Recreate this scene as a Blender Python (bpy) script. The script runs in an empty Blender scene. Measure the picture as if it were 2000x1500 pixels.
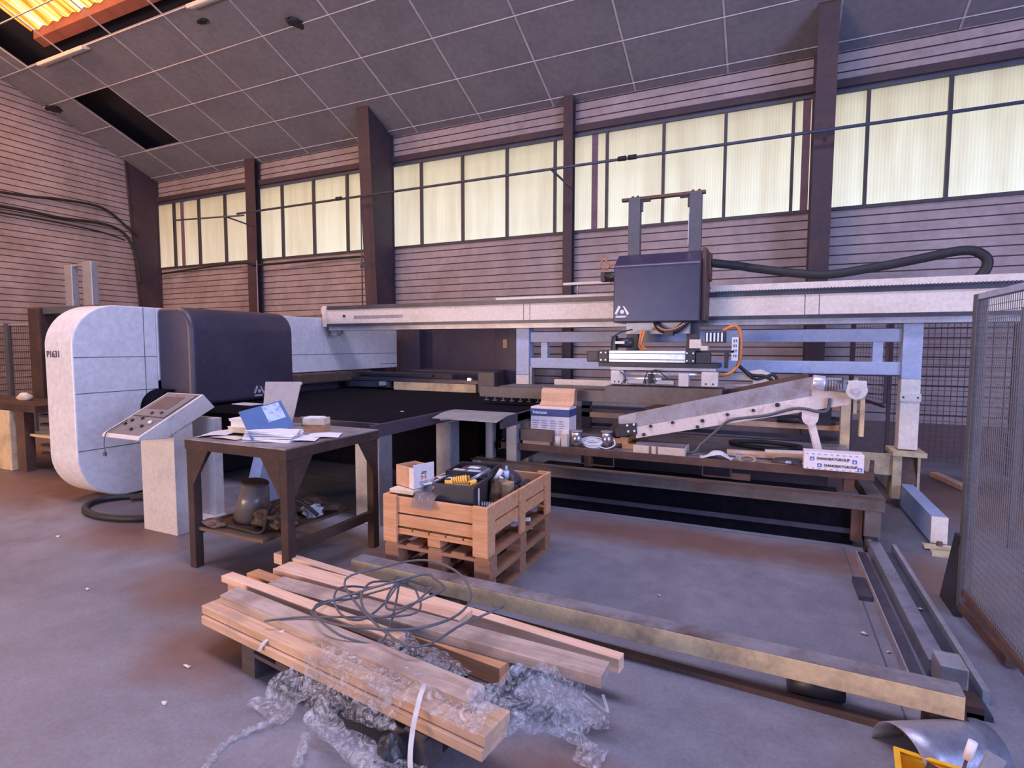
import bpy, bmesh, math, random
from mathutils import Vector, Matrix, Euler
random.seed(7)
S = bpy.context.scene
COL = S.collection

# ------------------------------------------------------------------ camera
YAW, PITCH, ROLL = 0.4334, -0.06915, 0.00165
fwd = Vector((-math.sin(YAW) * math.cos(PITCH), math.cos(YAW) * math.cos(PITCH), math.sin(PITCH)))
r0 = Vector((math.cos(YAW), math.sin(YAW), 0)); u0 = r0.cross(fwd)
rr = math.cos(ROLL) * r0 + math.sin(ROLL) * u0; uu = -math.sin(ROLL) * r0 + math.cos(ROLL) * u0
cd = bpy.data.cameras.new('camera'); cam = bpy.data.objects.new('camera', cd); COL.objects.link(cam)
cam.matrix_world = Matrix(((rr.x, uu.x, -fwd.x, 0), (rr.y, uu.y, -fwd.y, 0), (rr.z, uu.z, -fwd.z, 1.5), (0, 0, 0, 1)))
cd.sensor_width = 36; cd.lens = 1080 * 36 / 2000; cd.clip_start = 0.05; cd.clip_end = 200
S.camera = cam

# ------------------------------------------------------------------ light
W = bpy.data.worlds.new('world'); S.world = W; W.use_nodes = True
W.node_tree.nodes['Background'].inputs[0].default_value = (0.34, 0.39, 0.95, 1)
W.node_tree.nodes['Background'].inputs[1].default_value = 0.20

def area(name, loc, target, sx, sy, power, col, spread=180):
    l = bpy.data.lights.new(name, 'AREA'); l.shape = 'RECTANGLE'; l.size = sx; l.size_y = sy
    l.energy = power; l.color = col; l.spread = math.radians(spread)
    o = bpy.data.objects.new(name, l); COL.objects.link(o); o.location = loc
    o.rotation_euler = (Vector(target) - Vector(loc)).to_track_quat('-Z', 'Y').to_euler()
    return o
# unseen fill lamps added around the view, cool, low warm and overhead; rooflight at the left
area('door_daylight', (8.5, -1.5, 2.8), (-3.5, 4, 1.0), 4.5, 4.0, 980, (0.46, 0.55, 1.0))  # added unseen lamp, cool fill for the right-hand faces
area('rear_window_daylight', (-3.5, -7.5, 2.3), (-1.5, 5.5, 1.6), 2.8, 1.3, 200, (0.36, 0.55, 1.0))  # added unseen lamp, placed to give the hood its bluish reflection
area('yard_bounce', (-8.5, -7.0, 1.7), (-3.0, 6, 1.3), 5, 2.5, 980, (1.0, 0.62, 0.38))  # added unseen lamp, low warm fill for the faces turned forward
area('rooflight_left', (-11.3, 3.2, 7.3), (-10.5, 5.0, 0.5), 4.0, 3.0, 330, (1.0, 0.48, 0.24))
area('rooflight_mid', (-1.5, 2.0, 8.4), (-1.5, 3.2, 0), 7.0, 2.5, 900, (0.72, 0.68, 1.0))  # added unseen lamp overhead, brightens the upper faces
S.view_settings.view_transform = 'Standard'; S.view_settings.look = 'None'
S.view_settings.exposure = 0.0; S.view_settings.gamma = 1.0; S.view_settings.use_curve_mapping = False

# ------------------------------------------------------------------ materials
MATS = {}
def nt(name):
    m = bpy.data.materials.new(name); m.use_nodes = True
    n = m.node_tree; p = n.nodes['Principled BSDF']; MATS[name] = m
    return m, n, p
def noise(n, scale, detail=4, vec=None, rough=0.6):
    t = n.nodes.new('ShaderNodeTexNoise'); t.inputs['Scale'].default_value = scale
    t.inputs['Detail'].default_value = detail; t.inputs['Roughness'].default_value = rough
    if vec: n.links.new(vec, t.inputs['Vector'])
    return t
def ramp(n, fac, stops):
    r = n.nodes.new('ShaderNodeValToRGB'); e = r.color_ramp.elements
    while len(e) < len(stops): e.new(0.5)
    for el, (p, c) in zip(e, stops):
        el.position = p; el.color = (c[0], c[1], c[2], 1) if not isinstance(c, (int, float)) else (c, c, c, 1)
    n.links.new(fac, r.inputs['Fac']); return r
def mixc(n, fac, a, b, mode='MIX'):
    x = n.nodes.new('ShaderNodeMix'); x.data_type = 'RGBA'; x.blend_type = mode
    for s, v in ((x.inputs[0], fac), (x.inputs[6], a), (x.inputs[7], b)):
        if hasattr(v, 'is_output') or isinstance(v, bpy.types.NodeSocket): n.links.new(v, s)
        elif isinstance(v, (int, float)): s.default_value = v
        else: s.default_value = (v[0], v[1], v[2], 1)
    return x.outputs[2]
def coords(n, scale=(1, 1, 1), kind='Object'):
    t = n.nodes.new('ShaderNodeTexCoord'); m = n.nodes.new('ShaderNodeMapping'); m.inputs['Scale'].default_value = scale
    n.links.new(t.outputs[kind], m.inputs['Vector']); return m.outputs['Vector']
def bump(n, p, h, strength=0.2, dist=0.01):
    b = n.nodes.new('ShaderNodeBump'); b.inputs['Strength'].default_value = strength; b.inputs['Distance'].default_value = dist
    n.links.new(h, b.inputs['Height']); n.links.new(b.outputs['Normal'], p.inputs['Normal'])
def paint(name, col, dirt=None, amt=0.5, rough=0.5, metal=0.0, scale=3.0, thr=(0.45, 0.7), bstr=0.08, spec=None):
    m, n, p = nt(name)
    v = coords(n)
    t = noise(n, scale, 6, v, 0.65); t2 = noise(n, scale * 9, 4, v)
    d = dirt if dirt else tuple(c * 0.55 for c in col)
    r = ramp(n, t.outputs['Fac'], [(thr[0], 0.0), (thr[1], 1.0)])
    mu = n.nodes.new('ShaderNodeMath'); mu.operation = 'MULTIPLY'; mu.inputs[1].default_value = amt
    n.links.new(r.outputs['Color'], mu.inputs[0])
    c1 = mixc(n, mu.outputs[0], col, d)
    r2 = ramp(n, t2.outputs['Fac'], [(0.3, 0.86), (0.7, 1.08)])
    c2 = mixc(n, 1.0, c1, r2.outputs['Color'], 'MULTIPLY')
    n.links.new(c2, p.inputs['Base Color'])
    p.inputs['Roughness'].default_value = rough; p.inputs['Metallic'].default_value = metal
    if spec is not None: p.inputs['Specular IOR Level'].default_value = spec
    if bstr: bump(n, p, t2.outputs['Fac'], bstr)
    return m
def wood(name, a, b, stretch=(1.2, 14, 14), rough=0.7, dirt=None):
    m, n, p = nt(name)
    v = coords(n, stretch); t = noise(n, 2.2, 8, v, 0.62); t.inputs['Distortion'].default_value = 0.8
    r = ramp(n, t.outputs['Fac'], [(0.32, a), (0.68, b)])
    out = r.outputs['Color']
    v2 = coords(n); t2 = noise(n, 4, 5, v2)
    if dirt:
        k = ramp(n, t2.outputs['Fac'], [(0.48, 0.0), (0.66, 0.8)])
        out = mixc(n, k.outputs['Color'], out, dirt)
    n.links.new(out, p.inputs['Base Color']); p.inputs['Roughness'].default_value = rough
    bump(n, p, t.outputs['Fac'], 0.25, 0.004)
    return m

M = MATS
paint('cladding', (0.42, 0.35, 0.355), (0.21, 0.155, 0.155), 0.75, 0.55, scale=0.9, thr=(0.38, 0.72))
paint('cladding_seam', (0.13, 0.09, 0.095), rough=0.7)
paint('plinth', (0.17, 0.12, 0.12), (0.10, 0.07, 0.07), 0.7, 0.85, scale=1.5)
paint('ceiling_panel', (0.235, 0.228, 0.265), (0.17, 0.165, 0.195), 0.6, 0.9, scale=1.3, bstr=0.3)
paint('ceiling_bar', (0.56, 0.52, 0.55), rough=0.6)
paint('roof_dark', (0.035, 0.03, 0.04), rough=0.9)
paint('roof_wood', (0.36, 0.12, 0.08), rough=0.8)
paint('column', (0.055, 0.036, 0.05), (0.10, 0.05, 0.045), 0.8, 0.65, scale=1.6)
paint('mullion', (0.06, 0.05, 0.06), rough=0.5)
paint('pipe_grey', (0.07, 0.08, 0.12), rough=0.5)
paint('cable_black', (0.02, 0.02, 0.025), rough=0.6)
paint('cable_grey', (0.10, 0.10, 0.115), rough=0.45)
paint('shell_white', (0.72, 0.70, 0.72), (0.48, 0.47, 0.48), 0.35, 0.4, scale=2.2, thr=(0.5, 0.8))
paint('seam', (0.10, 0.10, 0.12), rough=0.8)
paint('shell_dark', (0.045, 0.035, 0.060), (0.09, 0.08, 0.11), 0.35, 0.42, scale=2.0, bstr=0.03)
paint('hood_dark', (0.045, 0.035, 0.07), (0.06, 0.06, 0.09), 0.3, 0.30, scale=1.2, bstr=0.02)
paint('cabinet_dark', (0.075, 0.055, 0.075), (0.05, 0.04, 0.055), 0.5, 0.6)
paint('cream', (0.74, 0.66, 0.58), (0.46, 0.33, 0.24), 0.5, 0.5, scale=3.5, thr=(0.5, 0.78))
paint('yellow_cream', (0.66, 0.50, 0.29), (0.27, 0.19, 0.14), 0.75, 0.6, scale=5, thr=(0.46, 0.7))
paint('steel_blue', (0.36, 0.43, 0.62), (0.26, 0.30, 0.42), 0.5, 0.45, scale=2.5)
paint('rail_dark', (0.06, 0.06, 0.085), (0.12, 0.12, 0.15), 0.5, 0.4, 0.3)
paint('rail_steel', (0.36, 0.37, 0.46), (0.14, 0.13, 0.15), 0.6, 0.4, 0.6, scale=6)
paint('alu', (0.80, 0.80, 0.86), (0.6, 0.6, 0.66), 0.3, 0.32, 0.55)
paint('black_plastic', (0.022, 0.022, 0.028), (0.05, 0.05, 0.06), 0.4, 0.42)
paint('rust_steel', (0.105, 0.060, 0.048), (0.20, 0.095, 0.06), 0.75, 0.6, 0.25, scale=4)
paint('rack_green', (0.16, 0.135, 0.125), (0.11, 0.065, 0.05), 0.8, 0.55, 0.2, scale=3.5)
paint('galv', (0.42, 0.43, 0.47), (0.26, 0.22, 0.21), 0.6, 0.45, 0.5, scale=5)
paint('post_grey', (0.095, 0.10, 0.12), (0.15, 0.15, 0.17), 0.4, 0.5, 0.2)
paint('brush_black', (0.006, 0.006, 0.011), (0.016, 0.014, 0.022), 0.5, 1.0, scale=14, bstr=0.6, spec=0.08)
paint('bench_dark', (0.060, 0.036, 0.031), (0.105, 0.060, 0.048), 0.7, 0.7, 0.1, scale=4, spec=0.25)
wood('wood_shelf', (0.20, 0.12, 0.075), (0.10, 0.06, 0.04))
paint('bench_top', (0.30, 0.28, 0.31), (0.09, 0.06, 0.055), 0.9, 0.4, 0.3, scale=3)
paint('console_grey', (0.64, 0.60, 0.58), (0.36, 0.33, 0.31), 0.55, 0.45, scale=6, thr=(0.5, 0.75))
paint('console_panel', (0.20, 0.18, 0.185), (0.12, 0.10, 0.105), 0.7, 0.8, scale=14)
paint('paper', (0.80, 0.79, 0.82), (0.62, 0.6, 0.62), 0.3, 0.8, scale=12)
paint('paper_edge', (0.72, 0.62, 0.50), rough=0.85)
paint('blue_cover', (0.10, 0.18, 0.36), (0.085, 0.155, 0.32), 0.3, 0.45)
paint('pale_blue', (0.55, 0.66, 0.85), (0.25, 0.32, 0.5), 0.7, 0.6, scale=25, thr=(0.5, 0.55))
paint('clip_grey', (0.36, 0.33, 0.33), (0.26, 0.23, 0.23), 0.6, 0.6, scale=14)
paint('cardboard', (0.68, 0.42, 0.26), (0.40, 0.25, 0.16), 0.5, 0.85, scale=6)
paint('cardboard_light', (0.72, 0.60, 0.46), (0.5, 0.36, 0.24), 0.5, 0.85, scale=9)
paint('cardboard_dark', (0.20, 0.13, 0.10), (0.12, 0.07, 0.05), 0.6, 0.9, scale=9)
paint('box_white', (0.84, 0.76, 0.76), (0.7, 0.62, 0.6), 0.3, 0.7, scale=8)
paint('box_navy', (0.06, 0.09, 0.26), rough=0.6)
paint('ink', (0.05, 0.05, 0.07), rough=0.7)
paint('ink_grey', (0.36, 0.34, 0.38), rough=0.7)
paint('ink_blue', (0.10, 0.16, 0.50), rough=0.7)
paint('ink_orange', (0.75, 0.25, 0.06), rough=0.7)
paint('white_mark', (0.85, 0.82, 0.84), rough=0.6)
paint('grey_mark', (0.45, 0.43, 0.46), rough=0.6)
paint('bin_black', (0.035, 0.035, 0.045), (0.06, 0.06, 0.07), 0.4, 0.4)
paint('amber', (0.95, 0.55, 0.10), (0.8, 0.35, 0.05), 0.4, 0.4)
paint('yellow_plastic', (0.95, 0.50, 0.03), (0.8, 0.35, 0.02), 0.3, 0.4)
paint('orange_cable', (0.62, 0.22, 0.06), rough=0.5)
paint('kraft', (0.42, 0.27, 0.16), (0.28, 0.17, 0.1), 0.5, 0.9, scale=12)
paint('rag', (0.62, 0.62, 0.66), (0.4, 0.4, 0.44), 0.4, 0.9, scale=8)
paint('rag_dark', (0.045, 0.045, 0.06), (0.09, 0.085, 0.09), 0.5, 0.9, scale=12)
paint('junk_brown', (0.085, 0.055, 0.045), (0.17, 0.10, 0.07), 0.8, 0.8, scale=10)
paint('strap_white', (0.62, 0.58, 0.56), rough=0.6)
paint('conveyor_cream', (0.74, 0.64, 0.60), (0.40, 0.27, 0.22), 0.6, 0.5, scale=8, thr=(0.52, 0.72))
paint('conveyor_grey', (0.36, 0.35, 0.39), (0.24, 0.17, 0.15), 0.7, 0.5, 0.3, scale=6)
paint('wire_grey', (0.17, 0.16, 0.165), rough=0.5)
paint('wire_rust', (0.10, 0.05, 0.045), rough=0.7)
paint('wire_light', (0.34, 0.30, 0.33), rough=0.5)
paint('litter', (0.75, 0.66, 0.60), rough=0.8)
paint('warn_yellow', (0.45, 0.30, 0.16), rough=0.6)
wood('wood_pale', (0.86, 0.60, 0.44), (0.68, 0.40, 0.25))
wood('wood_orange', (0.62, 0.33, 0.17), (0.44, 0.20, 0.09))
wood('wood_crate', (0.74, 0.40, 0.22), (0.56, 0.26, 0.11))
wood('wood_grey', (0.56, 0.44, 0.37), (0.36, 0.26, 0.21), dirt=(0.25, 0.18, 0.15))
wood('wood_tan', (0.72, 0.48, 0.32), (0.48, 0.29, 0.17), dirt=(0.42, 0.29, 0.22))
wood('wood_pallet', (0.42, 0.22, 0.13), (0.28, 0.13, 0.07))
wood('wood_old', (0.085, 0.065, 0.07), (0.05, 0.035, 0.035))

def floor_mat():
    m, n, p = nt('concrete')
    v = coords(n)
    a = noise(n, 0.55, 8, v, 0.6); b = noise(n, 5, 8, v, 0.7); c = noise(n, 60, 3, v)
    base = ramp(n, a.outputs['Fac'], [(0.34, (0.165, 0.165, 0.200)), (0.66, (0.250, 0.242, 0.275))])
    k = ramp(n, b.outputs['Fac'], [(0.3, 0.80), (0.72, 1.12)])
    col = mixc(n, 1.0, base.outputs['Color'], k.outputs['Color'], 'MULTIPLY')
    kc = ramp(n, c.outputs['Fac'], [(0.3, 0.88), (0.7, 1.1)])
    col = mixc(n, 1.0, col, kc.outputs['Color'], 'MULTIPLY')
    # rust stains that lie where iron stood on the floor
    geo = n.nodes.new('ShaderNodeNewGeometry')
    wob = noise(n, 2.4, 5, v, 0.6)
    tot = None
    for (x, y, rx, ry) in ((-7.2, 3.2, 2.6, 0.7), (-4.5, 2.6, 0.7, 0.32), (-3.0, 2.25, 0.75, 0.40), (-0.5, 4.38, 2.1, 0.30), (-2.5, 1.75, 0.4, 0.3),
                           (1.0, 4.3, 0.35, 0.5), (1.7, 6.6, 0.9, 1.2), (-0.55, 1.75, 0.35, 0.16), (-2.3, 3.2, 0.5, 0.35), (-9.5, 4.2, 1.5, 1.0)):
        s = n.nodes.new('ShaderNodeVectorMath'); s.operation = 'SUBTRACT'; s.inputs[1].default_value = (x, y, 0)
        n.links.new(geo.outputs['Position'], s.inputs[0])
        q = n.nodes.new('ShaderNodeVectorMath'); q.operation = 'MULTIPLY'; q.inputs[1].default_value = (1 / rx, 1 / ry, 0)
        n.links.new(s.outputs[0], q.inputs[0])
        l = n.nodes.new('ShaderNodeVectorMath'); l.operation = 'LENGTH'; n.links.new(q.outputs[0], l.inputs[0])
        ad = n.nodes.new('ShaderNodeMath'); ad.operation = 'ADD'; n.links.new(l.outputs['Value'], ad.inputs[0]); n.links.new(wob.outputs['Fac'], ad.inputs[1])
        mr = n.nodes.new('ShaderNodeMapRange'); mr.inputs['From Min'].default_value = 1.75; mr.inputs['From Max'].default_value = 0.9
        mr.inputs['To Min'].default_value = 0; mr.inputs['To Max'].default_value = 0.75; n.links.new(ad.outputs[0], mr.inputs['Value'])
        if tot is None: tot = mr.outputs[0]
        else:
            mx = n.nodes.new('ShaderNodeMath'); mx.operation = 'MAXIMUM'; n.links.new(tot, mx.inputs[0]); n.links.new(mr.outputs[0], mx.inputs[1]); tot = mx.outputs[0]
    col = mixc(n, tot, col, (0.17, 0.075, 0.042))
    n.links.new(col, p.inputs['Base Color'])
    rr_ = ramp(n, b.outputs['Fac'], [(0.3, 0.42), (0.7, 0.65)]); n.links.new(rr_.outputs['Color'], p.inputs['Roughness'])
    bump(n, p, b.outputs['Fac'], 0.12, 0.01)
floor_mat()

def pane_mat():
    # daylight standing in ribbed translucent sheet, soiled in streaks, darker towards its upper edge
    m, n, p = nt('pane')
    tc = n.nodes.new('ShaderNodeNewGeometry'); sp = n.nodes.new('ShaderNodeSeparateXYZ'); n.links.new(tc.outputs['Position'], sp.inputs[0])
    w = n.nodes.new('ShaderNodeTexWave'); w.inputs['Scale'].default_value = 8.0; w.inputs['Distortion'].default_value = 0.0
    mp = n.nodes.new('ShaderNodeMapping'); n.links.new(tc.outputs['Position'], mp.inputs['Vector']); n.links.new(mp.outputs[0], w.inputs['Vector'])
    cl = noise(n, 1.2, 5, mp.outputs[0]); mp2 = n.nodes.new('ShaderNodeMapping'); mp2.inputs['Scale'].default_value = (2.2, 1, 0.25)
    n.links.new(tc.outputs['Position'], mp2.inputs['Vector']); st = noise(n, 1.5, 6, mp2.outputs[0])
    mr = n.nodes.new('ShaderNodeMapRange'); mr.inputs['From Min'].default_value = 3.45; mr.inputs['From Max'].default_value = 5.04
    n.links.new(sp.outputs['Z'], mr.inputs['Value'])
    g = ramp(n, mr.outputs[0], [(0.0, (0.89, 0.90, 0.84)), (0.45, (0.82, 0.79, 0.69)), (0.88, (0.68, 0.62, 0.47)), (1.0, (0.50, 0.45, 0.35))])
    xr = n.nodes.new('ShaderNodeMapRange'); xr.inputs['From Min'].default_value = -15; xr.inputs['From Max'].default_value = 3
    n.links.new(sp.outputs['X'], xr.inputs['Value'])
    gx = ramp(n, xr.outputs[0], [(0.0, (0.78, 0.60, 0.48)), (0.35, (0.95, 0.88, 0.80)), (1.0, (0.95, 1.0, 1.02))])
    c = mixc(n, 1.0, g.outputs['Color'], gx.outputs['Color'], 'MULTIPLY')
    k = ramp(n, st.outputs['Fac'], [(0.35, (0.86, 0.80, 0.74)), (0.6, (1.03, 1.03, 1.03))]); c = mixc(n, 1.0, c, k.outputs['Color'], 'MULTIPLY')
    kw = ramp(n, w.outputs['Fac'], [(0.0, 0.93), (1.0, 1.04)]); c = mixc(n, 1.0, c, kw.outputs['Color'], 'MULTIPLY')
    n.links.new(c, p.inputs['Emission Color']); p.inputs['Emission Strength'].default_value = 1.0
    p.inputs['Base Color'].default_value = (0.12, 0.12, 0.10, 1); p.inputs['Roughness'].default_value = 0.5
pane_mat()
def skylight_mat():
    m, n, p = nt('skylight_sheet')
    v = coords(n, (9, 0.6, 0.6)); t = noise(n, 1.3, 4, v)
    g = ramp(n, t.outputs['Fac'], [(0.36, (0.62, 0.07, 0.01)), (0.44, (0.9, 0.26, 0.02)), (0.51, (1.0, 0.50, 0.10)), (0.60, (1.0, 0.88, 0.55))])
    n.links.new(g.outputs['Color'], p.inputs['Emission Color']); p.inputs['Emission Strength'].default_value = 1.9
    p.inputs['Base Color'].default_value = (0.3, 0.12, 0.03, 1)
skylight_mat()
def film_mat():
    m, n, p = nt('film')
    v = coords(n); t = noise(n, 26, 5, v, 0.7); t.inputs['Distortion'].default_value = 2.0
    p.inputs['Base Color'].default_value = (0.96, 0.96, 1.0, 1); p.inputs['Roughness'].default_value = 0.12
    p.inputs['Specular IOR Level'].default_value = 1.0
    r = ramp(n, t.outputs['Fac'], [(0.42, 0.05), (0.64, 0.60)]); n.links.new(r.outputs['Color'], p.inputs['Alpha'])
    bump(n, p, t.outputs['Fac'], 1.0, 0.03)
film_mat()
def glass_like(name, col, alpha, rough=0.15):
    m, n, p = nt(name); p.inputs['Base Color'].default_value = (*col, 1); p.inputs['Roughness'].default_value = rough
    p.inputs['Alpha'].default_value = alpha
glass_like('clear_bag', (0.66, 0.70, 0.82), 0.78)
glass_like('smoke_plastic', (0.20, 0.165, 0.155), 0.75, 0.25)
m_, n_, p_ = nt('chrome'); p_.inputs['Base Color'].default_value = (0.50, 0.46, 0.48, 1); p_.inputs['Metallic'].default_value = 1; p_.inputs['Roughness'].default_value = 0.32

# ------------------------------------------------------------------ mesh helpers
ORG = {}
class G:
    def __init__(s): s.bm = bmesh.new()
    def pts(s, vs, faces):
        b = [s.bm.verts.new(v) for v in vs]
        for f in faces:
            try: s.bm.faces.new([b[i] for i in f])
            except ValueError: pass
        return b
    def box(s, x0, x1, y0, y1, z0, z1):
        s.pts([(x, y, z) for x in (x0, x1) for y in (y0, y1) for z in (z0, z1)],
              [(0, 1, 3, 2), (4, 6, 7, 5), (0, 4, 5, 1), (2, 3, 7, 6), (0, 2, 6, 4), (1, 5, 7, 3)]); return s
    def bar(s, a, b, w, h, up=(0, 0, 1)):
        a = Vector(a); b = Vector(b); d = (b - a).normalized(); side = d.cross(Vector(up))
        if side.length < 1e-4: side = Vector((1, 0, 0))
        side.normalize(); u = side.cross(d)
        vs = [p + side * sx * w / 2 + u * sz * h / 2 for p in (a, b) for sx, sz in ((-1, -1), (1, -1), (1, 1), (-1, 1))]
        s.pts(vs, [(0, 3, 2, 1), (4, 5, 6, 7), (0, 1, 5, 4), (1, 2, 6, 5), (2, 3, 7, 6), (3, 0, 4, 7)]); return s
    def cyl(s, a, b, r, seg=16, r2=None, caps=True):
        a = Vector(a); b = Vector(b); d = (b - a).normalized(); x = d.orthogonal().normalized(); y = d.cross(x)
        r2 = r if r2 is None else r2; A = []; B = []
        for i in range(seg):
            t = 2 * math.pi * i / seg; v = x * math.cos(t) + y * math.sin(t)
            A.append(s.bm.verts.new(a + v * r)); B.append(s.bm.verts.new(b + v * r2))
        for i in range(seg):
            j = (i + 1) % seg; f = s.bm.faces.new((A[i], A[j], B[j], B[i])); f.smooth = True
        if caps: s.bm.faces.new(A[::-1]); s.bm.faces.new(B)
        return s
    def tube(s, P, r, seg=8, closed=False):
        P = [Vector(p) for p in P]; rings = []; N = len(P); prev = None
        for i, p in enumerate(P):
            d = (P[(i + 1) % N if closed else min(i + 1, N - 1)] - P[(i - 1) % N if closed else max(i - 1, 0)])
            if d.length < 1e-7: d = Vector((1, 0, 0))
            d.normalize()
            if prev is None: x = d.orthogonal().normalized()
            else:
                x = prev - d * prev.dot(d)
                x = x.normalized() if x.length > 1e-5 else d.orthogonal().normalized()
            prev = x; y = d.cross(x); rad = r[i] if isinstance(r, (list, tuple)) else r
            rings.append([s.bm.verts.new(p + (x * math.cos(2 * math.pi * k / seg) + y * math.sin(2 * math.pi * k / seg)) * rad) for k in range(seg)])
        for i in range(N if closed else N - 1):
            A, B = rings[i], rings[(i + 1) % N]
            for k in range(seg):
                j = (k + 1) % seg; f = s.bm.faces.new((A[k], A[j], B[j], B[k])); f.smooth = True
        if not closed: s.bm.faces.new(rings[0][::-1]); s.bm.faces.new(rings[-1])
        return s
    def prism(s, poly, axis, a, b, smooth=False):
        # poly: 2D points; axis 'x' -> (y,z), 'y' -> (x,z), 'z' -> (x,y)
        def mk(p, t): return {'x': (t, p[0], p[1]), 'y': (p[0], t, p[1]), 'z': (p[0], p[1], t)}[axis]
        A = [s.bm.verts.new(mk(p, a)) for p in poly]; B = [s.bm.verts.new(mk(p, b)) for p in poly]
        n = len(poly)
        for i in range(n):
            j = (i + 1) % n; f = s.bm.faces.new((A[i], A[j], B[j], B[i])); f.smooth = smooth
        s.bm.faces.new(A[::-1]); s.bm.faces.new(B); return s
    def ball(s, c, r, sub=2, sc=(1, 1, 1)):
        m = Matrix.Translation(c) @ Matrix.Diagonal((*sc, 1))
        o = bmesh.ops.create_icosphere(s.bm, subdivisions=sub, radius=r, matrix=m)
        for v in o['verts']:
            for f in v.link_faces: f.smooth = True
        return s
    def each(s, name, mat, parent=None, bevel=0):
        # every loose piece becomes an object of its own
        todo = set(s.bm.verts); out = []
        while todo:
            st = [todo.pop()]; isl = [st[0]]
            while st:
                v = st.pop()
                for e in v.link_edges:
                    w = e.other_vert(v)
                    if w in todo: todo.discard(w); st.append(w); isl.append(w)
            idx = {v: k for k, v in enumerate(isl)}; g = G()
            g.pts([v.co.copy() for v in isl], [])
            g.bm.verts.ensure_lookup_table()
            for f in {f for v in isl for f in v.link_faces}:
                nf = g.bm.faces.new([g.bm.verts[idx[v]] for v in f.verts]); nf.smooth = f.smooth
            out.append(g.build(name, mat, parent, bevel))
        s.bm.free(); return out
    def build(s, name, mat, parent=None, bevel=0, rot=None, origin=None, seg=2):
        bm = s.bm; bmesh.ops.recalc_face_normals(bm, faces=bm.faces)
        vs = [v.co for v in bm.verts]
        lo = Vector([min(v[i] for v in vs) for i in range(3)]); hi = Vector([max(v[i] for v in vs) for i in range(3)])
        c = Vector(origin) if origin is not None else Vector(((lo.x + hi.x) / 2, (lo.y + hi.y) / 2, lo.z if parent is None else (lo.z + hi.z) / 2))
        bmesh.ops.translate(bm, verts=bm.verts, vec=-c)
        me = bpy.data.meshes.new(name); bm.to_mesh(me); bm.free()
        o = bpy.data.objects.new(name, me); COL.objects.link(o)
        for mm in (mat if isinstance(mat, (list, tuple)) else [mat]): me.materials.append(M[mm])
        if parent is not None:
            o.parent = parent; o.location = c - ORG[parent.name]
        else: o.location = c
        ORG[o.name] = c
        if rot is not None: o.rotation_euler = rot
        if bevel:
            b = o.modifiers.new('bevel', 'BEVEL'); b.width = bevel; b.segments = seg; b.limit_method = 'ANGLE'; b.angle_limit = math.radians(40)
        return o
def tag(o, label=None, cat=None, group=None, kind=None):
    if label: o['label'] = label
    if cat: o['category'] = cat
    if group: o['group'] = group
    if kind: o['kind'] = kind
    return o
def thing(name, label, cat, loc=(0, 0, 0), group=None):
    o = bpy.data.objects.new(name, None); COL.objects.link(o); o.location = loc; o.empty_display_size = 0.1
    ORG[o.name] = Vector(loc); return tag(o, label, cat, group)
def dup(o, loc, rz=0, label=None, parent=None, top=True):
    c = o.copy(); COL.objects.link(c)
    if top: c.location = loc; c.rotation_euler = (0, 0, rz); ORG[c.name] = Vector(loc)
    else: c.parent = parent
    if label: c['label'] = label
    for ch in [x for x in o.children]: dup(ch, None, parent=c, top=False)
    return c
def struct(o): return tag(o, kind='structure')
def spline(P, n=8, closed=False):
    P = [Vector(p) for p in P]; out = []; N = len(P)
    rng = range(N if closed else N - 1)
    for i in rng:
        g = (lambda k: P[k % N]) if closed else (lambda k: P[max(0, min(N - 1, k))])
        a, b, c, d = g(i - 1), g(i), g(i + 1), g(i + 2)
        for k in range(n):
            t = k / n
            out.append(0.5 * ((2 * b) + (c - a) * t + (2 * a - 5 * b + 4 * c - d) * t * t + (3 * b - a - 3 * c + d) * t ** 3))
    if not closed: out.append(P[-1])
    return out
def text(body, size, mat, parent, origin, xdir, ydir, name='lettering', bold=0.0, align='LEFT'):
    c = bpy.data.curves.new(name, 'FONT'); c.body = body; c.size = size; c.extrude = 0.0006; c.offset = bold; c.align_x = align
    c.materials.append(M[mat])
    tmp = bpy.data.objects.new('tmp', c); COL.objects.link(tmp)
    dg = bpy.context.evaluated_depsgraph_get(); me = bpy.data.meshes.new_from_object(tmp.evaluated_get(dg)); bpy.data.objects.remove(tmp)
    o = bpy.data.objects.new(name, me); COL.objects.link(o)
    X = Vector(xdir).normalized(); Z = X.cross(Vector(ydir)).normalized(); Y = Z.cross(X)
    o.parent = parent
    R = Matrix((X, Y, Z)).transposed().to_4x4()
    o.matrix_local = Matrix.Translation(Vector(origin) - ORG[parent.name]) @ R
    ORG[o.name] = Vector(origin)
    return o
def emblem(parent, origin, xdir, ydir, s, mat):
    # three bars around a disc
    X = Vector(xdir).normalized(); Y = Vector(ydir).normalized(); Z = X.cross(Y).normalized(); O = Vector(origin); g = G()
    def P(u, v, w=0): return O + X * u * s + Y * v * s + Z * w
    def poly(pts):
        n = len(pts); g.pts([P(*p) for p in pts] + [P(p[0], p[1], 0.0015) for p in pts],
                            [tuple(range(n))[::-1], tuple(range(n, 2 * n))] + [(i, (i + 1) % n, n + (i + 1) % n, n + i) for i in range(n)])
    poly([(-0.52, -0.52), (0.28, -0.52), (0.42, -0.37), (-0.52, -0.37)])
    poly([(-0.62, -0.18), (-0.44, -0.28), (-0.10, 0.36), (-0.28, 0.50)])
    poly([(0.06, 0.46), (0.22, 0.38), (0.62, -0.20), (0.44, -0.32)])
    poly([(0.02 + 0.17 * math.cos(a * math.pi / 8), -0.04 + 0.17 * math.sin(a * math.pi / 8)) for a in range(16)])
    return g.build('emblem', mat, parent)
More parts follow.
